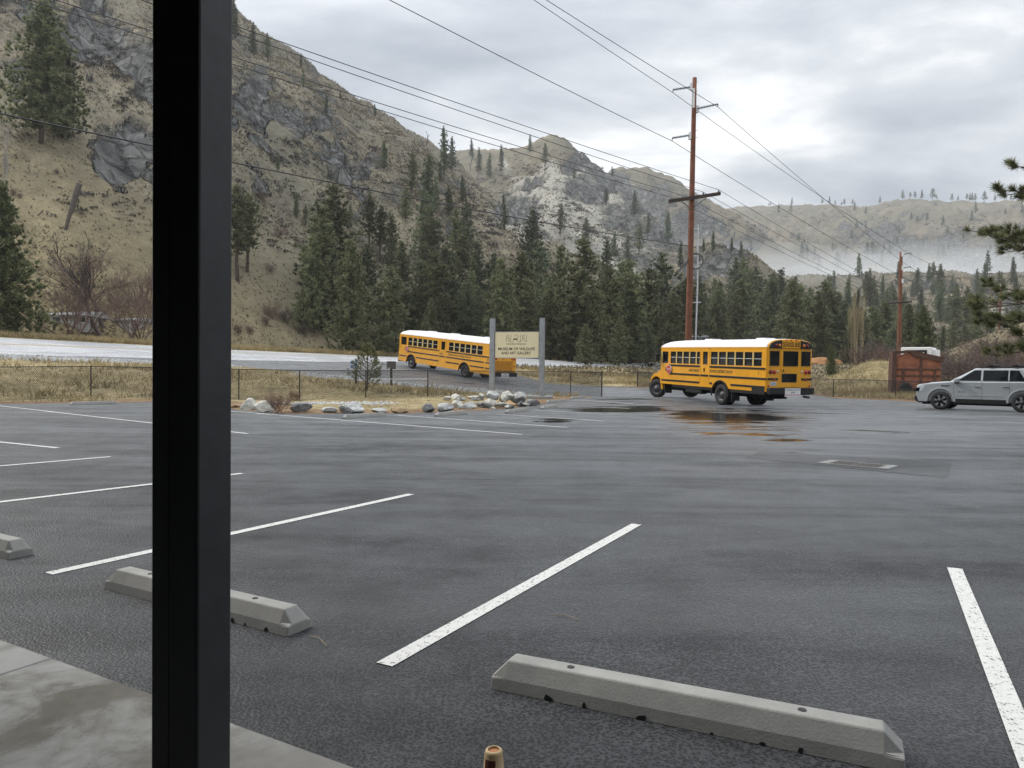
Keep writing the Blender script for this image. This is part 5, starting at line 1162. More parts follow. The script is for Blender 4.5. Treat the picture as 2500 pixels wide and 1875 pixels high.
def stop_arm(o, x, z):
    def octo(r): return [(x + r * math.cos(math.pi / 8 + k * math.pi / 4), z + r * math.sin(math.pi / 8 + k * math.pi / 4)) for k in range(8)]
    so = MB().prism(octo(.24), 1.25, 1.29).obj('stop_sign', WHT, o); MB().prism(octo(.222), 1.29, 1.294).obj('stop_face', REDP, so)
    text('stop_lettering', 'STOP', WHT, so, (x, 1.2955, z), (-1, 0, 0), (0, 0, 1), .14, .32)
    MB().box(x + .2, x + .34, 1.22, 1.27, z - .1, z + .1).obj('stop_hinge', BLACK, o)
stop_arm(bus, 4.42, 1.58)
# --- transit style bus (number 24)
r24, f24 = P(1132, 924, 56.0), P(1002, 901, 61.5); d24 = Vector((f24.x - r24.x, f24.y - r24.y, 0)); hd2 = math.atan2(d24.y, d24.x); wb2 = d24.length; nl2 = Vector((-math.sin(hd2), math.cos(hd2), 0)); c24 = Vector((r24.x, r24.y, 0)) - nl2 * 1.2
za, zb2 = tz(c24.x, c24.y), tz(f24.x - nl2.x, f24.y - nl2.y)
bus2 = thing('school_bus', 'yellow flat fronted school bus climbing the driveway to the highway', 'school bus', (c24.x, c24.y, za + .01), rot=Euler((0, -math.atan2(zb2 - za, wb2), hd2), 'XYZ'))
k2 = wb2 / 7.73 * .99
W24 = wins([(8.39, 7.76), (7.58, 7.0), (6.82, 6.23), (6.05, 5.46), (5.28, 4.70), (4.54, 3.89)]) + wins([(2.24, 1.62), (1.45, .85), (.68, .08), (-.06, -.66), (-.83, -1.43), (-1.58, -2.24)])
W24 = [(a * k2, b * k2) for a, b in W24]; XR2, XF2 = -3.35 * k2, 9.85 * k2
cfg2 = dict(xr=XR2, xf=XF2, skirt=.52, w0=1.90, w1=2.55, gut=2.76, top=3.16, axles=[(0, .5), (wb2, .5)], ar=.62, win=W24, doorwin=[(2.79 * k2, 3.35 * k2), (8.67 * k2, 9.57 * k2)], transit=True,
            rails=[(1.80, [(XR2, 2.55 * k2), (3.65 * k2, 8.4 * k2)]), (1.38, [(-2.5 * k2, 2.55 * k2), (2.75 * k2, 3.5 * k2), (3.65 * k2, 8.4 * k2), (-3.2 * k2, -2.7 * k2)]), (.98, [(-2.5 * k2, -.7), (.68, 2.55 * k2), (3.65 * k2, wb2 - .72), (wb2 + .72, XF2 - .1), (-3.2 * k2, -2.7 * k2)])],
            roof=[(XR2, .75, .985), (XR2 + .12, .93, 1), (XR2 + .4, 1, 1), (XF2 - 1.2, 1, 1), (XF2 - .5, .92, .99), (XF2 - .12, .7, .97), (XF2 + .06, .3, .93)], hatch=[-1.4, 3.0, 6.2])
bus_body(bus2, cfg2)
for s in (1, -1):
    wheel(bus2, wb2, s * 1.19, .5, .28, s); wheel(bus2, 0, s * 1.19, .5, .25, s, dual=True)
    MB().tube([(XF2, s * 1.15, 2.5), (XF2 + .4, s * 1.3, 2.35)], .02, 5).obj('mirror_arm', BLACK, bus2); MB().box(XF2 + .32, XF2 + .44, s * 1.36 - .1, s * 1.36 + .1, 1.95, 2.4).obj('side_mirror', BLACK, bus2, bevel=.04)
MB().box(XF2 - .06, XF2 + .03, -1.18, 1.18, .5, 1.6).obj('front_panel', YEL, bus2, bevel=.03); MB().box(XF2 - .05, XF2 + .0, -1.12, 1.12, 1.6, 2.62).obj('windshield', GLS, bus2); MB().box(XF2 - .06, XF2 + .03, -1.18, 1.18, 2.62, 2.80).obj('front_header', YEL, bus2)
MB().box(XF2, XF2 + .14, -1.2, 1.2, .42, .7).obj('front_bumper', BLACK, bus2, bevel=.03)
for x in (2.63 * k2, 3.56 * k2): MB().box(x - .01, x + .01, 1.2205, 1.226, .98, 2.68).obj('door_seam', MATS['seam'], bus2)
rp_ = MB().box(XR2 - .05, XR2 + .06, -1.19, 1.19, .72, 2.78).obj('rear_panel', YEL, bus2, bevel=.05, seg=3); MB().prism(roof_section(1.19, 2.72, 3.12), XR2 - .06, XR2 + .06, 'x').obj('rear_cap', YEL, bus2, bevel=.03)
gr_ = MB().box(XR2 - .065, XR2 - .05, -.85, .85, .80, 1.58).obj('engine_grille', YELD, bus2)
for k in range(14): MB().box(XR2 - .085, XR2 - .065, -.8 + k * .12, -.75 + k * .12, .85, 1.52).obj('grille_slat', YELD, gr_)
for s in (1, -1):
    for y_, z_, r_, m_ in ((.98, 1.72, .095, REDL), (.78, 1.72, .095, REDL if s > 0 else AMB), (.98, 1.18, .055, REDL)):
        q = MB().lathe([(0, 0), (r_, 0), (r_, -.02), (r_ * .8, -.04), (0, -.045)], 14, (0, 0, 0), 'y').obj('tail_lamp', m_, bus2, True); q.matrix_local = Matrix.Translation((XR2 - .05, s * y_, z_)) @ Matrix.Rotation(-math.pi / 2, 4, 'Z')
    MB().box(XR2 - .12, XR2 - .045, min(s * .5, s * 1.1), max(s * .5, s * 1.1), 2.72, 2.98).obj('lamp_hood', BLACK, bus2)
    MB().box(XR2 - .055, XR2 - .05, min(s * .2, s * 1.0), max(s * .2, s * 1.0), 1.98, 2.55).obj('rear_window', GLS, bus2)
MB().box(XR2 - .25, XR2 - .04, -1.2, 1.2, .42, .72).obj('rear_bumper', BLACK, bus2, bevel=.03)
wb_ = MB().box(XR2 - .275, XR2 - .252, -.36, .36, .36, .68).obj('warning_board', WHT, bus2); text('lettering', 'WHEN', INK, wb_, (XR2 - .277, 0, .60), (0, -1, 0), (0, 0, 1), .08, .22); text('lettering', 'RED LIGHTS FLASH', INK, wb_, (XR2 - .277, 0, .47), (0, -1, 0), (0, 0, 1), .08, .6)
text('lettering', '24', INK, bus2, (XR2 - .054, .1, 1.74), (0, -1, 0), (0, 0, 1), .16, .2); side_text(bus2, 'LAKE', 3.25 * k2, 1.585, .14, .38); side_text(bus2, 'CHELAN SCHOOL DISTRICT NO 129', .75 * k2, 1.585, .14, 2.9); side_text(bus2, '24', -2.95 * k2, 1.60, .16, .2)
stop_arm(bus2, 8.5 * k2, 1.60)

# ------------------------------------------------------------------ silver SUV
SILV = mat('silver_paint', (0.46, 0.485, 0.495), 0.30, metal=.25, var=.03, scale=1.5, coat=.6); CHR = mat('chrome', (.62, .63, .64), .15, metal=1.0, var=.05); LAMPG = mat('headlamp_glass', (.66, .68, .70), .1, var=.05); GLS2 = mat('tinted_glass', (.006, .008, .011), .06, var=.2, spec=.2)
fw, rw = G(2296, 1000.5), G(2497, 1008); dv_ = Vector((fw.x - rw.x, fw.y - rw.y, 0)); WBS = dv_.length; sh = math.atan2(dv_.y, dv_.x); k_ = WBS / 3.07
mid = (fw + rw) / 2; ln = Vector((-math.sin(sh), math.cos(sh), 0))      # the camera sees its left side
suv = thing('suv', 'silver full size SUV with roof bars parked at the fence', 'suv', (mid.x - ln.x * .93, mid.y - ln.y * .93, tz(mid.x, mid.y)), sh); suv.scale = (k_, k_, k_)
ax1, ax2 = 1.535, -1.535
low = [(2.42, .34), (2.50, .52), (2.53, .80), (2.50, 1.08), (2.40, 1.14), (1.9, 1.21), (1.28, 1.27), (1.15, 1.29), (-2.72, 1.31), (-2.82, 1.15), (-2.86, .75), (-2.80, .45), (-2.6, .38)]
def arc(ax_): return [(ax_ + .51 * math.cos(a), .43 + .51 * math.sin(a)) for a in [math.pi * (1.0 - k / 12) + .0 for k in range(13)]]
poly = low + [(ax2 - .51, .38)] + arc(ax2)[0:] + [(ax2 + .51, .36)] + [(ax1 - .51, .34)] + arc(ax1) + [(ax1 + .51, .34)]
for s in (1, -1):
    yy = sorted((s * .90, s * 1.0)); MB().prism(poly, *yy).obj('body_side', SILV, suv, bevel=.045, seg=3)
    for ax_ in (ax1, ax2):
        pr_ = [(ax_ + .51 * math.cos(a), .43 + .51 * math.sin(a)) for a in [math.pi * (1.03 - 1.06 * k / 14) for k in range(15)]]; po_ = [(ax_ + (q[0] - ax_) * 1.13, .43 + (q[1] - .43) * 1.13) for q in pr_]
        yy = sorted((s * .98, s * 1.025)); MB().prism(pr_ + po_[::-1], *yy).obj('wheel_arch_flare', SILV, suv, bevel=.01)
        w_ = wheel(suv, ax_, s * 1.0, .415, .27, s, hubm=BLACK)
        for k in range(6):
            a = k * math.pi / 3 + .2; dx_, dz_ = math.cos(a), math.sin(a); px_, pz2 = -dz_, dx_
            q = [(dx_ * .06 + px_ * .035, dz_ * .06 + pz2 * .035), (dx_ * .06 - px_ * .035, dz_ * .06 - pz2 * .035), (dx_ * .17 - px_ * .03, dz_ * .17 - pz2 * .03), (dx_ * .255 - px_ * .075, dz_ * .255 - pz2 * .075), (dx_ * .255 + px_ * .075, dz_ * .255 + pz2 * .075), (dx_ * .17 + px_ * .03, dz_ * .17 + pz2 * .03)]
            yy2 = sorted((s * -.02, s * .012)); MB().prism(q, *yy2).obj('spoke', CHR, w_)
    yy = sorted((s * .93, s * 1.03)); MB().box(ax2 + .56, ax1 - .56, *yy, .33, .40).obj('running_board', BLACK, suv)
    yy = sorted((s * .99, s * 1.012)); MB().box(ax2 + .6, ax1 - .6, *yy, .40, .52).obj('rocker_trim', BLACK, suv); MB().box(ax2 + .7, ax1 - .65, *yy, .66, .685).obj('body_moulding', SILV, suv)
    for x in (1.02, -.05, -1.05): MB().box(x - .006, x + .006, s * 1.0 - .002, s * 1.0 + .002, .5, 1.28).obj('door_seam', mat('suv_seam', (.10, .105, .11), .5), suv)
    for x in (.12, -.92): MB().box(x - .11, x + .11, min(s * 1.0, s * 1.035), max(s * 1.0, s * 1.035), 1.06, 1.10).obj('door_handle', CHR, suv, bevel=.01)
    MB().box(.78, .98, min(s * 1.02, s * 1.24), max(s * 1.02, s * 1.24), 1.24, 1.44).obj('side_mirror', SILV, suv, bevel=.05)
    MB().box(.82, .98, min(s * .95, s * 1.1), max(s * .95, s * 1.1), 1.20, 1.26).obj('mirror_stalk', BLACK, suv)
    MB().prism([(2.515, .82), (2.50, 1.06), (2.20, 1.09), (2.16, 1.0), (2.30, .80)], min(s * .66, s * 1.012), max(s * .66, s * 1.012)).obj('headlamp', LAMPG, suv, bevel=.02)
    MB().prism([(2.525, .82), (2.51, .98), (2.36, .99), (2.40, .84)], min(s * .72, s * 1.018), max(s * .72, s * 1.018)).obj('headlamp_insert', GLS2, suv)
    MB().box(1.18, 1.52, min(s * 1.0, s * 1.014), max(s * 1.0, s * 1.014), 1.07, 1.12).obj('fender_vent', CHR, suv)
MB().prism([(2.46, .36), (2.50, 1.08), (1.9, 1.235), (1.28, 1.29), (-2.72, 1.31), (-2.84, 1.1), (-2.8, .40)], -.91, .91).obj('hull', SILV, suv, bevel=.05, seg=3)
MB().box(-2.5, 2.3, -.8, .8, .24, .42).obj('underbody', UND, suv)
MB().box(2.50, 2.56, -.62, .62, .62, 1.06).obj('grille', BLACK, suv, bevel=.02)
for z in (.70, .80, .90, 1.0): MB().box(2.555, 2.575, -.58, .58, z - .015, z + .015).obj('grille_bar', CHR, suv)
MB().prism([(2.40, .30), (2.58, .40), (2.60, .60), (2.45, .64), (2.05, .52), (2.05, .34)], -.99, .99).obj('front_bumper', BLACK, suv, bevel=.03); MB().box(2.585, 2.615, -.45, .45, .40, .45).obj('skid_plate', CHR, suv)
# greenhouse
gv_ = [(1.22, .90, 1.28), (1.22, -.90, 1.28), (-2.70, -.92, 1.30), (-2.70, .92, 1.30), (.25, .70, 1.88), (.25, -.70, 1.88), (-2.42, -.72, 1.90), (-2.42, .72, 1.90)]
m = MB(); m.add(gv_, [(0, 1, 2, 3), (4, 7, 6, 5), (0, 4, 5, 1), (1, 5, 6, 2), (2, 6, 7, 3), (3, 7, 4, 0)]); m.obj('cabin', SILV, suv, bevel=.07, seg=3)
def on_side(x, f, s, d=.008):     # f: 0 belt .. 1 roof, on the inclined cabin side
    z = 1.29 + .60 * f; y = (.91 - .20 * f + d) * s; return (x, y, z)
for s in (1, -1):
    for nm, pl in (('side_window', [(.88, .08), (.02, .08), (.02, .84), (.28, .84)]), ('side_window', [(-.06, .08), (-.98, .08), (-.98, .84), (-.06, .84)]), ('quarter_window', [(-1.03, .08), (-1.62, .08), (-1.36, .84), (-1.03, .84)]), ('rear_quarter_window', [(-1.95, .3), (-2.56, .1), (-2.40, .84), (-1.72, .84)])):
        a = [on_side(x, f, s) for x, f in pl]; b = [on_side(x, f, s, -.03) for x, f in pl]; n = len(a)
        MB().add(a + b, [tuple(range(n)), tuple(range(2 * n - 1, n - 1, -1))] + [(i, i + n, (i + 1) % n + n, (i + 1) % n) for i in range(n)]).obj(nm, GLS2, suv)
    a = [on_side(-1.40, .86, s, .011), on_side(-1.66, .06, s, .011), on_side(-1.70, .06, s, .011), on_side(-1.44, .86, s, .011)]; MB().add(a, [(0, 1, 2, 3)]).obj('chrome_trim', CHR, suv)
    MB().tube([(.1, s * .68, 1.93), (-.1, s * .68, 1.945), (-2.2, s * .70, 1.95), (-2.35, s * .70, 1.925)], .022, 6).obj('roof_rail', BLACK, suv)
m = MB(); m.add([(1.10, .80, 1.352), (1.10, -.80, 1.352), (.36, -.66, 1.82), (.36, .66, 1.82), (1.06, .80, 1.33), (1.06, -.80, 1.33), (.32, -.66, 1.80), (.32, .66, 1.80)], [(0, 3, 2, 1), (4, 5, 6, 7), (0, 1, 5, 4), (1, 2, 6, 5), (2, 3, 7, 6), (3, 0, 4, 7)]); m.obj('windshield', GLS2, suv)
for x in (-.35, -1.25): 
    cb = MB().box(x - .06, x + .06, -.74, .74, 2.02, 2.05).obj('crossbar', BLACK, suv, bevel=.01)
    for s in (1, -1): MB().box(x - .16, x + .16, min(s * .66, s * .74), max(s * .66, s * .74), 1.95, 2.02).obj('crossbar_foot', BLACK, cb, bevel=.015)
text('badge', 'AT4', BLACK, suv, (.72, 1.0015, .83), (-1, 0, 0), (0, 0, 1), .05, .28)
# ------------------------------------------------------------------ power line
POLEM = mat('weathered_pole', (0.17, 0.062, 0.030), .8, var=.35, scale=2.2, bump=.3, bscale=20); ARMM = mat('crossarm_wood', (.055, .038, .03), .85, var=.3); INSUL = mat('grey_insulator', (.20, .23, .26), .4, var=.1); CABLE = mat('conductor', (.035, .037, .04), .5, metal=.3, var=.2); POST_W = mat('white_conduit', (.62, .64, .66), .45, var=.06)
def insulator(o, a, b, discs, r=.11):
    a, b = Vector(a), Vector(b); ins = MB().tube([a, b], r * .35, 6).obj('insulator', INSUL, o); d = b - a
    prof = []
    for k in range(discs):
        t = (k + .5) / discs; h = .5 / discs * d.length; prof += [(r * .4, t * d.length - h * .9), (r, t * d.length - h * .3), (r, t * d.length), (r * .4, t * d.length + h * .4)]
    m = MB(); m.lathe(prof, 10); q = m.obj('sheds', INSUL, ins, True); q.matrix_local = Matrix.Translation(a) @ d.to_track_quat('Z', 'Y').to_matrix().to_4x4()
    MB().tube([b, b - Vector((0, 0, .22)) * (r / .11)], .03, 5).obj('clamp', CABLE, ins)
    return b - Vector((0, 0, .24)) * (r / .11)
def pole(depth, xb, yb, xt, yt, w, label):
    """src pixels of foot and top"""
    b = P(xb, yb, depth); t = P(xt, yt, depth); gz = tz(b.x, b.y); d = t - b; foot = b - d * ((b.z - gz + .3) / d.z)
    o = thing('utility_pole', label, 'utility pole', foot, 0, 'wooden poles of the power line along the highway')
    n = 9; MB().tube([(t - foot) * (i / n) for i in range(n + 1)], [w * (1 - .42 * i / n) for i in range(n + 1)], 12).obj('shaft', POLEM, o, True)
    return o, foot
wires = []
# main pole
DP = 60.0; o1, f1 = pole(DP, 1680.5, 840, 1696, 190, .30, 'tall red brown utility pole with three insulators and a crossarm behind the bus')
def rel(px, py, f, dep=None): return P(px, py, dep or DP) - f
A1 = insulator(o1, rel(1688, 212, f1), rel(1643, 219, f1), 14); A3 = insulator(o1, rel(1684, 330, f1), rel(1641, 337, f1), 14); A2 = insulator(o1, rel(1703, 265, f1, DP - .2), rel(1753, 254, f1, DP - .4), 13)
for px_, py_ in ((1687, 212), (1702, 267), (1684, 332)): 
    c_ = rel(px_, py_, f1); MB().box(c_.x - .10, c_.x + .10, c_.y - .14, c_.y + .1, c_.z - .28, c_.z + .28).obj('mount_plate', WHT, o1)
c_ = rel(1693.5, 238, f1, DP - .33); MB().box(c_.x - .09, c_.x + .09, c_.y - .01, c_.y + .02, c_.z - .8, c_.z + .75).obj('number_plate', WHT, o1)
arm0, arm1 = rel(1632, 492, f1, DP - .3), rel(1759, 472.5, f1, DP - .3)
arm = MB(); ad = (arm1 - arm0); up = Vector((0, 0, 1)); MB().add([arm0 + up * .13 + Vector((0, .09, 0)), arm0 - up * .13 + Vector((0, .09, 0)), arm0 - up * .13 - Vector((0, .09, 0)), arm0 + up * .13 - Vector((0, .09, 0)), arm1 + up * .13 + Vector((0, .09, 0)), arm1 - up * .13 + Vector((0, .09, 0)), arm1 - up * .13 - Vector((0, .09, 0)), arm1 + up * .13 - Vector((0, .09, 0))], [(0, 1, 2, 3), (4, 7, 6, 5), (0, 4, 5, 1), (1, 5, 6, 2), (2, 6, 7, 3), (3, 7, 4, 0)]).obj('crossarm', ARMM, o1)
AR = []
for u in (.04, .27, .67, .965):
    c_ = arm0 + ad * u + up * .13; MB().lathe([(0, 0), (.05, 0), (.09, .08), (.05, .14), (.06, .2), (0, .22)], 8, c_).obj('pin_insulator', INSUL, o1, True); AR.append(c_ + up * .2)
for u in (.25, .75): MB().tube([arm0 + ad * u - up * .1, rel(1686, 512, f1, DP - .25)], .025, 4).obj('arm_brace', ARMM, o1)
# white riser pipe with stand-off brackets, coil of black cable
rz = [rel(1704, 548, f1), rel(1703, 700, f1), rel(1697, 860, f1)]; MB().tube(rz, .065, 8).obj('riser_pipe', POST_W, o1)
for py_ in (558, 624, 738): MB().tube([rel(1688, py_ + 1, f1), rel(1711, py_, f1)], .04, 5).obj('standoff_bracket', POST_W, o1)
cc_ = rel(1697, 638, f1); MB().tube([cc_ + Vector((.62 * math.cos(a), -.1, .62 * math.sin(a))) for a in [k * math.pi / 12 for k in range(25)]], .045, 5, False).obj('cable_coil', CABLE, o1)
for k in range(6): 
    c_ = rel(1681 + (k % 2) * 8, 560 + k * 45, f1, DP - .3); MB().box(c_.x - .03, c_.x + .03, c_.y - .02, c_.y + .1, c_.z - .03, c_.z + .03).obj('pole_bolt', IRON, o1)
for py_ in (200, 222, 260, 318, 335): MB().tube([rel(1690, py_, f1), rel(1703, py_, f1)], .02, 4).obj('pole_step', IRON, o1)
# next poles
o2, f2 = pole(104, 2195, 850, 2200, 615, .34, 'second utility pole rising behind the rusty bin')
o3, f3 = pole(165, 2440, 800, 2443, 692, .34, 'farthest utility pole seen past the pine branches')
P2 = []; 
for py_ in (621, 654, 686):
    P2.append(insulator(o2, P(2205, py_, 104) - f2, P(2224, py_ - 3, 104) - f2, 9, .09) + f2); c_ = P(2203, py_, 103.8) - f2; MB().box(c_.x - .12, c_.x + .12, c_.y - .1, c_.y + .1, c_.z - .3, c_.z + .3).obj('mount_plate', WHT, o2)
a0, a1 = P(2169, 740, 103.7) - f2, P(2226, 736, 103.7) - f2; MB().tube([a0, a1], .13, 4).obj('crossarm', ARMM, o2)
AR2 = [f2 + a0.lerp(a1, u) + up * .3 for u in (.04, .3, .7, .96)]
for a_ in AR2: MB().tube([a_ - f2 - up * .25, a_ - f2], .06, 6).obj('pin_insulator', INSUL, o2)
a0, a1 = P(2424, 757, 164.7) - f3, P(2462, 756, 164.7) - f3; MB().tube([a0, a1], .13, 4).obj('crossarm', ARMM, o3)
P3 = []
for py_ in (694, 709, 724):
    t_ = P(2428 if py_ != 709 else 2440, py_ + 1, 165); MB().tube([P(2442, py_, 165) - f3, t_ - f3], .07, 5).obj('insulator', INSUL, o3); P3.append(t_)
c_ = P(2443, 700, 164.5) - f3; MB().box(c_.x - .2, c_.x + .2, c_.y - .02, c_.y + .02, c_.z - .6, c_.z + .6).obj('number_plate', WHT, o3)
LDIR = Vector((-38.0, -40.0, 0)).normalized()
def wire(name, pts, r, label, sag=0.0, group='overhead lines of the power line'):
    pts = [Vector(p) for p in pts]; out = []
    for a, b in zip(pts[:-1], pts[1:]):
        n = 24
        for i in range(n + (1 if b is pts[-1] else 0)):
            t = i / n; q = a.lerp(b, t); q.z -= sag * 4 * t * (1 - t) * ((b - a).length / 60.0) ** 2; out.append(q)
    o = MB().tube(out, r, 4, False).obj(name, CABLE, None); tag(o, label, 'cable', group); return o
def back_along(start, px, py, ext=1.25):
    """where the line leaving the pole towards the camera's left crosses pixel (px,py)"""
    k = (px - 1250) / FPX; t = (start.x - k * start.y) / (k * LDIR.y - LDIR.x); q = start + LDIR * t; q = P(px, py, q.y); d = q - start; return start + d * ext, q
WL = 'high conductor strung from the {} of the main utility pole'
tr = []
for (st_, px_, py_, nm) in ((f1 + A3, 848 * D2S, 0, 'lowest long insulator'), (f1 + A1, 1155 * D2S, 0, 'topmost long insulator'), (f1 + A2, 1183 * D2S, 0, 'right hand long insulator')):
    e_, q_ = back_along(st_, px_, py_); j = {'l': 2, 't': 0, 'r': 1}[nm[0]]
    wire('power_cable', [e_, st_, P2[j], P3[j], P3[j] + (P3[j] - P2[j]) * .4], .026, WL.format(nm), .35)
for a_, px_, py_, a2, nm in zip(AR, (330 * D2S, 332 * D2S, 500 * D2S, 500 * D2S), (70 * D2S, 53 * D2S, 55 * D2S, 38 * D2S), AR2, ('near end of the crossarm', 'crossarm pin beside the shaft', 'outer crossarm pin past the shaft', 'far end of the crossarm')):
    s_ = f1 + a_; e_, q_ = back_along(s_, px_, py_, 1.6); wire('power_cable', [e_, s_, a2], .02, 'thin conductor strung from the ' + nm, .25)
s_ = P(1679, 600, DP - .2); e_, q_ = back_along(s_, 0, 215 * D2S, 1.4); wire('telecom_cable', [e_, s_], .03, 'lowest overhead cable running to the coil on the main pole', .5)

# ------------------------------------------------------------------ rusty bin, truck, mailbox, address post
RUST = mat('rusty_orange_steel', (0.15, 0.056, 0.034), .8, var=0, var2=(.40, .15, .08), scale=2.2, bump=.4, bscale=9); RUSTD = mat('dark_rust', (.085, .042, .030), .85, var=.4, scale=3)
bp = G(2275, 967); bp = P(2275, 955, 54); bz = tz(bp.x, bp.y); u = 54 / FPX * D2S      # metres per disp px there
bn = thing('rusty_bin', 'rusty orange steel dump body with dark ribs beside the fence', 'dump body', (P(*D(1925, 850), 54).x, 54, bz), math.radians(-17))
def bx(x): return (x - 1925) * u
def bzz(y): return P(*D(1975, y), 54).z - bz
MB().prism([(bx(1932), bzz(845)), (bx(2020), bzz(832)), (bx(2019), bzz(776)), (bx(1963), bzz(763)), (bx(1932), bzz(770))], 0, 2.3).obj('hopper', RUST, bn, bevel=.03)
MB().prism([(bx(1961), bzz(757)), (bx(2024), bzz(772)), (bx(2023), bzz(783)), (bx(1962), bzz(768))], -.12, 2.4).obj('lid', RUSTD, bn)
MB().prism([(bx(1924), bzz(858)), (bx(1932), bzz(858)), (bx(1934), bzz(766)), (bx(1958), bzz(762)), (bx(1958), bzz(757)), (bx(1926), bzz(760))], -.18, 1.2).obj('end_frame', RUSTD, bn)
for y_ in (798, 812): MB().box(bx(1934), bx(2019), -.06, .0, bzz(y_) - .06, bzz(y_) + .06).obj('rib', RUSTD, bn)
for x_ in (1948, 1982, 2008): MB().box(bx(x_) - .07, bx(x_) + .07, -.09, -.0, bzz(830), bzz(800 if x_ != 1982 else 765)).obj('upright', RUSTD, bn)
MB().box(bx(1940), bx(2018), .1, 2.2, bzz(858), bzz(834)).obj('undercarriage', UND, bn)
MB().lathe([(0, 0), (.16, 0), (.34, .01), (.42, -.03), (.42, -.2), (.34, -.24)], 18, (bx(1952), -.05, .42), 'y').obj('wheel', RUB, bn, True)
tk = thing('white_box_truck', 'white refrigeration unit and box body showing above the rusty bin', 'truck', (P(*D(1945, 800), 60).x, 60, tz(P(*D(1945, 800), 60).x, 60)), math.radians(-38)); ut = 60 / FPX * D2S; tz0 = tk.location.z
zt0, zt1 = P(*D(1960, 778), 60).z - tz0, P(*D(1960, 750), 60).z - tz0
MB().box(0, 58 * ut, 0, 2.4, .9, zt1 - .02).obj('reefer_unit', WHT, tk, bevel=.06); MB().box(.3, 58 * ut - .3, -.03, .0, zt0 + .1, zt1 - .25).obj('grille_recess', BLACK, tk); MB().box(.5, 45 * ut, -.045, -.03, zt0 + .15, zt1 - .45).obj('reefer_door', WHT, tk); MB().box(58 * ut, 58 * ut + .3, .3, 2.3, .9, zt1 - .2).obj('box_body', WHT, tk, bevel=.04)
MB().box(0, 58 * ut, .3, 2.2, .35, .9).obj('chassis', UND, tk)
for x_ in (.6, 58 * ut - .5): MB().lathe([(0, 0), (.2, 0), (.4, .01), (.45, -.04), (.45, -.22), (.3, -.24)], 18, (x_, .3, .44), 'y').obj('wheel', RUB, tk, True)
mb = P(955, 929, 47); mbz = tz(mb.x, mb.y); mx = thing('mailbox', 'plain grey box on a post beside the driveway', 'mailbox', (mb.x, mb.y, mbz), .25)
um = 47 / FPX; zA, zB = P(955, 901, 47).z - mbz, P(955, 882, 47).z - mbz
GREYB = mat('grey_box', (.075, .072, .068), .6, var=.1); MB().box(-10.5 * um, 10.5 * um, -.25, .35, zA, zB).obj('box', GREYB, mx, bevel=.02); MB().box(-.07, .07, -.07, .07, -.1, zA).obj('post', GREYB, mx); MB().box(-.2, -.12, -.27, -.25, zA + .02, zA + .08).obj('latch', WHT, mx)
ap = P(869, 935, 46.5); apz = tz(ap.x, ap.y); ad_ = thing('address_post', 'slim post with two small blue number plates by the driveway', 'sign', (ap.x, ap.y, apz)); ua = 46.5 / FPX; zT = P(869, 880, 46.5).z - apz
MB().box(-.06, .06, -.05, .05, -.2, zT).obj('post', mat('dark_wood', (.06, .06, .058), .8), ad_); BLU = mat('blue_plate', (.02, .13, .42), .4, var=.05)
for i, tx in enumerate(('21299', '21875')): 
    z = zT - .12 - i * 10.3 * ua; pl_ = MB().box(-13 * ua, .05, -.065, -.052, z - 3.6 * ua, z + 3.6 * ua).obj('number_plate', BLU, ad_); text('numerals', tx, WHT, pl_, (-5 * ua, -.067, z), (1, 0, 0), (0, 0, 1), .11, .30)
# white cord tied between the young pine and the fence
c0, c1 = P(905, 925, 38.5), P(1044, 925, 40.4); w_ = MB().tube([c0, c0.lerp(c1, .5) - Vector((0, 0, .01)), c1], .012, 4).obj('rope', WHT); tag(w_, 'white cord stretched from the young pine to a fence post', 'rope')

# ------------------------------------------------------------------ boulders
ROCKM = mat('boulder_grey', (.22, .225, .22), .85, var=0, var2=(.62, .62, .59), scale=2.6, bump=.7, bscale=7, bdist=.05); ROCKW = mat('boulder_pale', (.38, .37, .32), .85, var=0, var2=(.70, .68, .61), scale=2.2, bump=.6, bscale=7, bdist=.05); ROCKT = mat('boulder_tan', (.30, .20, .11), .85, var=0, var2=(.48, .36, .21), scale=3, bump=.6, bscale=7, bdist=.05); ROCKD = mat('boulder_dark', (.10, .10, .10), .85, var=0, var2=(.30, .30, .29), scale=2.6, bump=.7, bscale=8, bdist=.05)
def boulder_mesh(seed, m):
    rng = np.random.default_rng(seed); bm = bmesh.new(); bmesh.ops.create_icosphere(bm, subdivisions=3, radius=1)
    pl = [(rng.normal(0, 1, 3), rng.uniform(.45, .85)) for _ in range(13)]; pl = [(n / np.linalg.norm(n), d) for n, d in pl]
    for v in bm.verts:
        p = np.array(v.co)
        for n, d in pl:
            e = p @ n - d
            if e > 0: p = p - n * e * .93
        p = p * (1 + .07 * (rng.uniform() - .5)); v.co = p
    me = bpy.data.meshes.new('boulder'); bm.to_mesh(me); bm.free(); me.materials.append(m); return me
BK = {}
def boulder(x, y, w, h, kind, label, group=None, dep=None):
    """src px of the base centre, width and height in src px"""
    p = G(x, y); 
    if dep: p = P(x, y, dep)
    base = tz(p.x, p.y) if not dep else p.z
    s = p.y / FPX; me = boulder_mesh(int(x * 7 + y), kind); me.name = 'boulder'; o = bpy.data.objects.new('boulder', me); COL.objects.link(o)
    xs_ = [v.co for v in me.vertices]; ex = (max(v.x for v in xs_) - min(v.x for v in xs_)); ez = (max(v.z for v in xs_) - min(v.z for v in xs_))
    o.scale = (w * s / ex * 1.08, w * s / ex * .85, h * s / ez * 1.15); o.location = (p.x, p.y + .2, base + h * s * .42); o.rotation_euler = (0, 0, 0)
    tag(o, label, 'boulder', group); return o
def z5(x, y): return (500 + x / 4.424, 820 + y / 4.424)
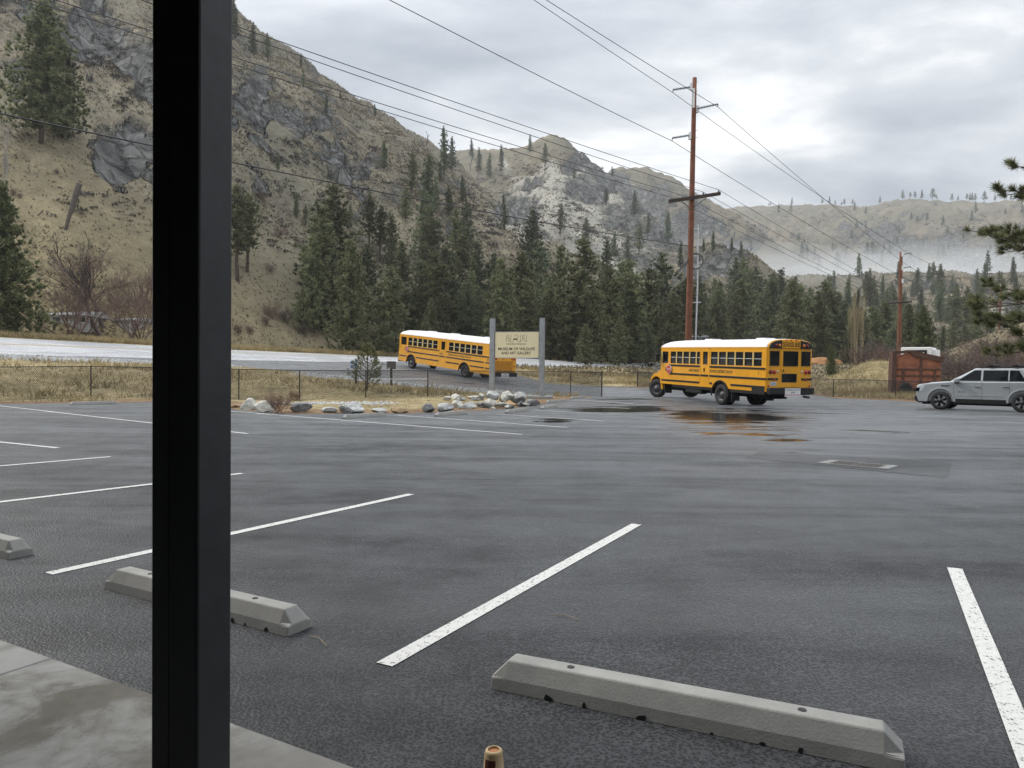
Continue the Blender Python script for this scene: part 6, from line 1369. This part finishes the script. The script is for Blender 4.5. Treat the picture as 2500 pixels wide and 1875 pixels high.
def z1(x, y): return (940 + x / 5.53, 760 + y / 5.53)
for zf, x, y, w, h, kd, lb in [(z5, 305, 785, 120, 55, ROCKT, 'low tan boulder half hidden by the porch post'), (z5, 455, 805, 190, 120, ROCKW, 'tall pale angular boulder in the bed beside the post'), (z5, 640, 828, 220, 120, ROCKW, 'broad pale boulder with slanting veins beside the red twigs'),
                               (z5, 1030, 838, 220, 115, ROCKD, 'dark slanted boulder between the red twigs and the gravel'), (z5, 1315, 838, 160, 75, ROCKM, 'small mottled grey boulder at the edge of the gravel'), (z5, 1590, 838, 280, 110, ROCKM, 'large white topped boulder behind a wheel stop'),
                               (z5, 1880, 830, 160, 50, ROCKM, 'flat grey boulder behind the end of a wheel stop'), (z5, 2070, 838, 150, 70, ROCKT, 'rounded tan boulder alone in the leaf litter'), (z5, 2150, 835, 70, 40, ROCKT, 'little brown stone touching the rounded tan boulder'),
                               (z1, 555, 1368, 170, 125, ROCKD, 'pointed grey boulder standing apart in the bed'), (z1, 800, 1360, 210, 120, ROCKM, 'pale chunky boulder at the front of the pile'), (z1, 985, 1330, 140, 140, ROCKW, 'upright buff boulder above the front of the pile'), (z1, 1120, 1335, 250, 110, ROCKM, 'long veined grey boulder at the pile front'),
                               (z1, 1340, 1320, 190, 95, ROCKD, 'brown dark boulder next to the veined one'), (z1, 1445, 1290, 170, 120, ROCKW, 'pale blocky boulder in the middle of the pile'), (z1, 1620, 1305, 190, 80, ROCKM, 'striped grey boulder below the orange one'), (z1, 1715, 1290, 140, 100, mat('boulder_orange', (.36, .20, .08), .85, var=0, var2=(.55, .36, .18), scale=3), 'orange stained boulder in the pile'),
                               (z1, 1850, 1290, 150, 75, ROCKM, 'flat pale boulder beside the orange one'), (z1, 2000, 1280, 180, 90, ROCKD, 'dark jagged boulder at the end of the pile by the footing'), (z1, 835, 1195, 110, 55, ROCKW, 'small white stone at the back of the bed'), (z1, 985, 1205, 170, 90, ROCKW, 'buff boulder at the back of the pile'),
                               (z1, 1190, 1190, 150, 50, ROCKW, 'low pale stone at the back of the pile'), (z1, 1300, 1175, 100, 60, ROCKW, 'cream stone left of the sign post foot'), (z1, 1440, 1190, 180, 110, ROCKM, 'big cracked grey boulder leaning on the sign post'), (z1, 1615, 1220, 180, 130, ROCKW, 'tall pale boulder between the two sign posts'), (z1, 1810, 1225, 220, 150, ROCKM, 'largest grey boulder between the sign posts'),
                               (z1, 1660, 1190, 130, 110, ROCKW, 'whitish boulder behind the tall pale one')]:
    X, Y = zf(x, y); sc_ = 4.424 if zf is z5 else 5.53
    back = zf is z1 and y < 1260
    boulder(X, Y, w / sc_, h / sc_, kd, lb, None, dep=(G(*z1(x, 1325)).y + .9) if back else None)
rng_b = random.Random(3)
for i in range(26):
    x, y = rng_b.uniform(880, 1950), rng_b.uniform(1200, 1330); X, Y = z1(x, y)
    boulder(X, Y, rng_b.uniform(35, 80) / 5.53, rng_b.uniform(25, 55) / 5.53, rng_b.choice([ROCKM, ROCKW, ROCKD]), 'small rubble stone filling the boulder pile', 'rubble stones of the boulder pile', dep=G(*z1(x, 1330)).y + .3 + (1330 - y) * .006)
# soil heap under the pile is the bed itself; red osier twigs, saplings
def bed_bush(px, py, hpx, wide, me, label):
    p = G(px, py); z = tz(p.x, p.y); o = thing('bare_shrub', label, 'shrub', (p.x, p.y, z), R.uniform(0, 6), None); c = bpy.data.objects.new('twigs', me); COL.objects.link(c); c.parent = o; H = hpx * p.y / FPX; zm = max(v.co.z for v in me.vertices); o.scale = (H / zm * wide, H / zm * wide, H / zm)
OSIER = bare_mesh(81, mat('osier', (.20, .115, .085), .85, var=.2), 1, 3, .45, (4, 5), stems=16, lean=.3, r0=.007, ratio=.8)
X, Y = z5(800, 838); bed_bush(X, Y, 68, 1.15, OSIER, 'dense reddish twiggy shrub between two boulders')
X, Y = z5(985, 700); bed_bush(X, Y, 34, 1.2, OSIER, 'smaller reddish twig shrub at the fence foot')
X, Y = z5(2000, 665); bed_bush(X, Y, 28, .9, BIRCH, 'tiny whitish leafless sapling near the fence')
X, Y = z1(690, 1160); bed_bush(X, Y, 32, .9, BIRCH, 'thin bare sapling behind the fence wires')

# ------------------------------------------------------------------ near pines with long needles
def needle_pine(branches, m, k, L, wid, rng, trunk=None):
    """branches: list of point lists; tufts at the tips and along the outer half"""
    cs, ds, ss = [], [], []; tb = MB()
    for pts, r in branches:
        pts = [Vector(p) for p in pts]; tb.tube(pts, [r * (1 - .7 * i / (len(pts) - 1)) for i in range(len(pts))], 5, False)
        d = (pts[-1] - pts[-2]).normalized(); cs.append(pts[-1]); ds.append(d); ss.append(L)
    return tb, cs, ds, ss
def tuft_mesh(cs, ds, ss, k, rng, wid=.03, spread=.55):
    cs = np.array([list(c) for c in cs]); ds = np.array([list(d) for d in ds]); ss = np.array(ss)
    n = len(cs); c = np.repeat(cs, k, 0) - np.repeat(ds, k, 0) * (rng.uniform(-.05, .5, (n * k, 1)) * np.repeat(ss, k)[:, None]); d = np.repeat(ds, k, 0) * .9 + rng.normal(0, spread, (n * k, 3)); d /= np.linalg.norm(d, axis=1)[:, None]
    a = np.cross(d, rng.normal(0, 1, (n * k, 3))); a /= np.linalg.norm(a, axis=1)[:, None] + 1e-9; Ln = np.repeat(ss, k) * rng.uniform(.7, 1.1, n * k); w = Ln * wid
    v = np.stack([c - a * (w / 2)[:, None], c + a * (w / 2)[:, None], c + d * Ln[:, None]], 1).reshape(-1, 3); return v, np.arange(len(v)).reshape(-1, 3)
rng = np.random.default_rng(15)
# young pine by the fence
yp = G(893, 966); yp.y += .4; yz = tz(yp.x, yp.y); Hy = (966 - 850) * yp.y / FPX
y_o = thing('young_pine', 'young pine with upswept candle branches growing through the fence line', 'tree', (yp.x, yp.y, yz)); br = []; cs, ds, ss = [], [], []
tb = MB(); tb.tube([(0, 0, -.05), (.03, 0, Hy * .5), (0, 0, Hy * .97)], [.05, .035, .012], 7)
for i in range(64):
    t = .08 + .9 * (i / 64); az = i * 2.4 + rng.normal(0, .3); Lb = (1 - t) ** .8 * Hy * .46 * rng.uniform(.7, 1.15) + .05; z0 = t * Hy; e = Vector((math.cos(az) * Lb * .95, math.sin(az) * Lb * .95, z0 + Lb * rng.uniform(.35, .75))); md = Vector((math.cos(az) * Lb * .55, math.sin(az) * Lb * .55, z0 + Lb * .18))
    tb.tube([(0, 0, z0), md, e], [.014, .01, .006], 4, False); d = (e - md).normalized()
    for q in (.0, .3, .6):
        cs.append(e.lerp(md, q)); ds.append((d + Vector((0, 0, .35))).normalized()); ss.append(.17)
    for j in range(2):
        a2 = az + rng.normal(0, .7); e2 = md + Vector((math.cos(a2) * Lb * .35, math.sin(a2) * Lb * .35, Lb * .3)); tb.tube([md, e2], [.008, .005], 3, False); cs.append(e2); ds.append(Vector((math.cos(a2) * .5, math.sin(a2) * .5, .8)).normalized()); ss.append(.17)
cs.append(Vector((0, 0, Hy * .97))); ds.append(Vector((0, 0, 1))); ss.append(.18)
v, f = tuft_mesh(cs, ds, ss, 34, rng, .075, .5); LN = mat('long_needles', (.075, .088, .034), .55, var=0, var2=(.24, .245, .11), scale=1.5, spec=.3, trans=.2)
c = bpy.data.objects.new('crown', tri_mesh('crown', v, f, LN)); COL.objects.link(c); c.parent = y_o; tb.obj('trunk', BARK, y_o)
# ponderosa whose limbs reach in from outside the frame on the right
TD_ = 27.0; tx0 = P(2735, 900, TD_); po_ = thing('ponderosa_pine', 'near ponderosa pine reaching long needled boughs in past the parked SUV', 'tree', (tx0.x, tx0.y, 0)); tb = MB(); Ht = 14.5
tb.tube([(0, 0, -.1), (.1, 0, 5), (0, 0, 10), (0, .1, Ht)], [.34, .27, .17, .04], 10); cs, ds, ss = [], [], []
def bough(h, az, L, rise, seed):
    r_ = random.Random(seed); pts = [Vector((0, 0, h))]; d = Vector((math.cos(az), math.sin(az), rise)).normalized(); n = 7
    for i in range(n):
        d = (d + Vector((r_.gauss(0, .10), r_.gauss(0, .10), r_.gauss(.02, .09)))).normalized(); pts.append(pts[-1] + d * (L / n))
    tb.tube(pts, [.055 * (1 - .8 * i / n) for i in range(n + 1)], 5, False)
    for i in range(2, n + 1):
        for j in range(3 if i < n else 2):
            a2 = az + r_.choice((-1, 1)) * r_.uniform(.3, 1.1); Ls_ = L * r_.uniform(.10, .22) * (1.2 - .5 * i / n); e = pts[i] + Vector((math.cos(a2), math.sin(a2), r_.uniform(-.1, .55))).normalized() * Ls_; m_ = pts[i].lerp(e, .55) + Vector((0, 0, -.04)); tb.tube([pts[i], m_, e], [.018, .013, .008], 4, False); dd2 = (e - m_).normalized(); cs.append(e); ds.append((dd2 + Vector((0, 0, .3))).normalized()); ss.append(.30 * r_.uniform(.85, 1.1))
            if r_.random() < .75:
                e3 = m_ + Vector((math.cos(a2 + .8), math.sin(a2 + .8), .35)).normalized() * Ls_ * .5; tb.tube([m_, e3], [.01, .007], 3, False); cs.append(e3); ds.append((e3 - m_).normalized()); ss.append(.29)
    cs.append(pts[-1]); ds.append(d); ss.append(.24)
BO = [(8.0, 3.05, 4.0, .02), (6.95, 3.2, 4.6, -.02), (5.35, 3.08, 5.2, .10), (4.75, 3.3, 5.9, -.10), (4.2, 2.9, 4.4, -.12), (6.1, 2.7, 4.0, .05), (3.4, 3.1, 4.2, -.02), (3.0, 3.4, 4.6, -.05), (2.5, 3.0, 4.4, -.05), (2.2, 3.3, 3.9, -.08), (3.8, 2.6, 4.2, -.1), (5.6, 3.5, 4.0, .0), (7.3, 2.8, 3.6, .0), (2.8, 2.7, 3.8, -.05)]
for k, (h, a, L, rs) in enumerate(BO): bough(h, a, L, rs, 100 + k)
for k in range(26): bough(random.Random(k).uniform(2.5, 13.5), random.Random(k + 50).uniform(-1.6, 1.6), 3.2 * (1.1 - k / 60), .05, 200 + k)
v, f = tuft_mesh(cs, ds, ss, 120, rng, .07, .62)
c = bpy.data.objects.new('crown', tri_mesh('crown', v, f, LN)); COL.objects.link(c); c.parent = po_; tb.obj('trunk', BARK, po_)

# ------------------------------------------------------------------ small far buildings
HW_ = mat('pale_siding', (.40, .40, .39), .6, var=.06); HG = mat('grey_siding', (.28, .31, .34), .6, var=.08); ROOFM = mat('metal_roof', (.34, .35, .36), .4, var=.1); DGL = mat('house_glass', (.03, .035, .04), .2)
def house(x0, x1, ytop, yeave, ybase, dep, label, wall=HW_, rz=0.0, nwin=2, name='house'):
    dep = min(dep, hit((x0 + x1) / 2, ybase).y); a, b = P(x0, ybase, dep), P(x1, ybase, dep); gz = tz((a.x + b.x) / 2, dep); o = thing(name, label, 'building', ((a.x + b.x) / 2, dep, min(gz, a.z)), rz); w = (b.x - a.x) / 2; z1_, z2_ = P(x0, yeave, dep).z - o.location.z, P(x0, ytop, dep).z - o.location.z
    wl_ = MB().box(-w, w, 0, 5, -.6, z1_).obj('wall', wall, o)
    MB().prism([(-.3, z1_), (2.5, z2_), (5.3, z1_), (5.3, z1_ - .12), (-.3, z1_ - .12)], -w - .25, w + .25, 'x').obj('roof', ROOFM, o)
    for k in range(nwin):
        x = -w + 2 * w * (k + .5) / nwin; wd_ = min(.5, w / nwin * .55); q = MB().box(x - wd_, x + wd_, -.02, .0, z1_ * .38, z1_ * .78).obj('window', DGL, o); MB().box(x - wd_ - .08, x + wd_ + .08, -.03, -.02, z1_ * .34, z1_ * .38).obj('sill', WHT, q); MB().box(x - wd_ - .08, x + wd_ + .08, -.03, -.02, z1_ * .78, z1_ * .83).obj('frame', WHT, q)
    MB().box(w * .1 - .4, w * .1 + .4, -.025, .0, 0, z1_ * .75).obj('door', wall, o)
    return o
house(125, 212, 755, 768, 796, 104, 'white trailer house half hidden behind the bare trees', HW_, .1, 3); house(268, 318, 772, 780, 800, 112, 'low white shed right of the trailer house', HW_, -.2, 1, 'shed')
house(1689, 1727, 816, 822, 834, 150, 'grey cabin with white windows behind the main pole', HG, -.2, 2); house(1858, 1896, 806, 810, 818, 175, 'pale low building behind the bare birch', HW_, .2, 3); house(2036, 2062, 835, 840, 852, 150, 'small white shed in the brush beside the bus', HW_, .1, 1, 'shed'); house(1930, 1958, 811, 814, 822, 180, 'long white roofed building beyond the bus roof', HW_, -.1, 3)
# orange dirt heap beyond the fence
dp = P(2008, 905, 120); bm = bmesh.new(); bmesh.ops.create_icosphere(bm, subdivisions=4, radius=1)
for v in bm.verts: v.co.z = max(v.co.z, -.2); v.co *= 1 + .18 * (vn(np.array([v.co.x * 3 + 5]), np.array([v.co.y * 3 + v.co.z * 2]), 3)[0] - .5)
me = bpy.data.meshes.new('dirt_heap'); bm.to_mesh(me); bm.free(); me.materials.append(mat('orange_soil', (.34, .17, .07), .95, var=.25, scale=1.5, bump=.5, bscale=4)); o = bpy.data.objects.new('dirt_heap', me); COL.objects.link(o); o.location = (dp.x, 120, tz(dp.x, 120)); o.scale = (3.4, 2.2, 1.25); tag(o, 'heap of orange soil beside the highway beyond the fence', 'soil heap')
# litter on the asphalt: a few pine straws and leaves by the near stops
lit = MB(); 
for (a, b) in [(D(258, 1272), D(330, 1290)), (D(668, 1375), D(705, 1397)), (D(1195, 1330), D(1250, 1340)), (D(520, 1300), D(548, 1296))]:
    p, q = G(*a), G(*b); mid_ = (p + q) / 2 + Vector((0, .03, 0)); lit.tube([p + Vector((0, 0, .006)), mid_ + Vector((0, 0, .012)), q + Vector((0, 0, .006))], .0018, 4)
lo_ = lit.obj('pine_straw', mat('straw_litter', (.32, .24, .13), .8)); tag(lo_, 'scattered dry pine straws on the asphalt by the wheel stops', 'litter'); struct(lo_, 'stuff')

# ------------------------------------------------------------------ air
def vol(name, dens, colr):
    m = bpy.data.materials.new(name); m.use_nodes = True; t = m.node_tree; t.nodes.clear(); v = N(t, 'ShaderNodeVolumePrincipled'); v.inputs['Density'].default_value = dens; v.inputs['Color'].default_value = (*colr, 1); v.inputs['Anisotropy'].default_value = 0.2
    o = N(t, 'ShaderNodeOutputMaterial'); t.links.new(v.outputs[0], o.inputs['Volume']); return m

hz = MB().box(-1500, 1500, -950, 2500, -3, 520).obj('haze', vol('haze_air', 0.00018, (.86, .90, .95))); tag(hz, 'thin grey air between the lot and the far hills', 'haze'); struct(hz, 'stuff')
def mist(px, py, dep, rx, ry, rz, dens, seed):
    c = P(px, py, dep); bm = bmesh.new(); bmesh.ops.create_icosphere(bm, subdivisions=4, radius=1)
    co = np.array([v.co[:] for v in bm.verts]); k = .62 + .8 * fbm(co[:, 0] * 1.6 + co[:, 2] * 1.3 + seed * 7, co[:, 1] * 1.6 - co[:, 2] + seed, 3, seed)
    for v, q in zip(bm.verts, k): v.co *= q
    me = bpy.data.meshes.new('mist'); bm.to_mesh(me); bm.free(); me.materials.append(vol('mist_air_%d' % seed, dens, (.93, .95, .97))); o = bpy.data.objects.new('mist', me); COL.objects.link(o); o.location = c; o.scale = (rx, ry, rz)
    tag(o, 'pale mist lying in the valley below the far plateau', 'mist', 'mist banks in the valley'); struct(o, 'stuff')
for i, (px_, py_, dep_, rx_, ry_, rz_, dn_) in enumerate([(2050, 735, 500, 210, 80, 30, .0065), (2370, 735, 500, 190, 80, 34, .0065), (1880, 700, 580, 130, 70, 24, .005), (2180, 700, 620, 210, 80, 28, .004), (1700, 625, 620, 90, 50, 18, .0022), (2440, 690, 600, 120, 70, 32, .0035), (1590, 620, 540, 60, 40, 14, .002), (2050, 790, 450, 220, 70, 22, .0045), (1980, 640, 720, 60, 40, 16, .0016), (2270, 635, 740, 70, 40, 18, .0016), (2130, 655, 680, 50, 40, 20, .0018)]):
    for j, k_ in enumerate((1.12, .85, .55)): mist(px_ + (-25, 20, 0)[j], py_ + 10 * j, dep_, rx_ * k_, ry_ * k_, rz_ * k_, dn_ * (.22, .33, .5)[j], seed=i * 3 + j + 1)
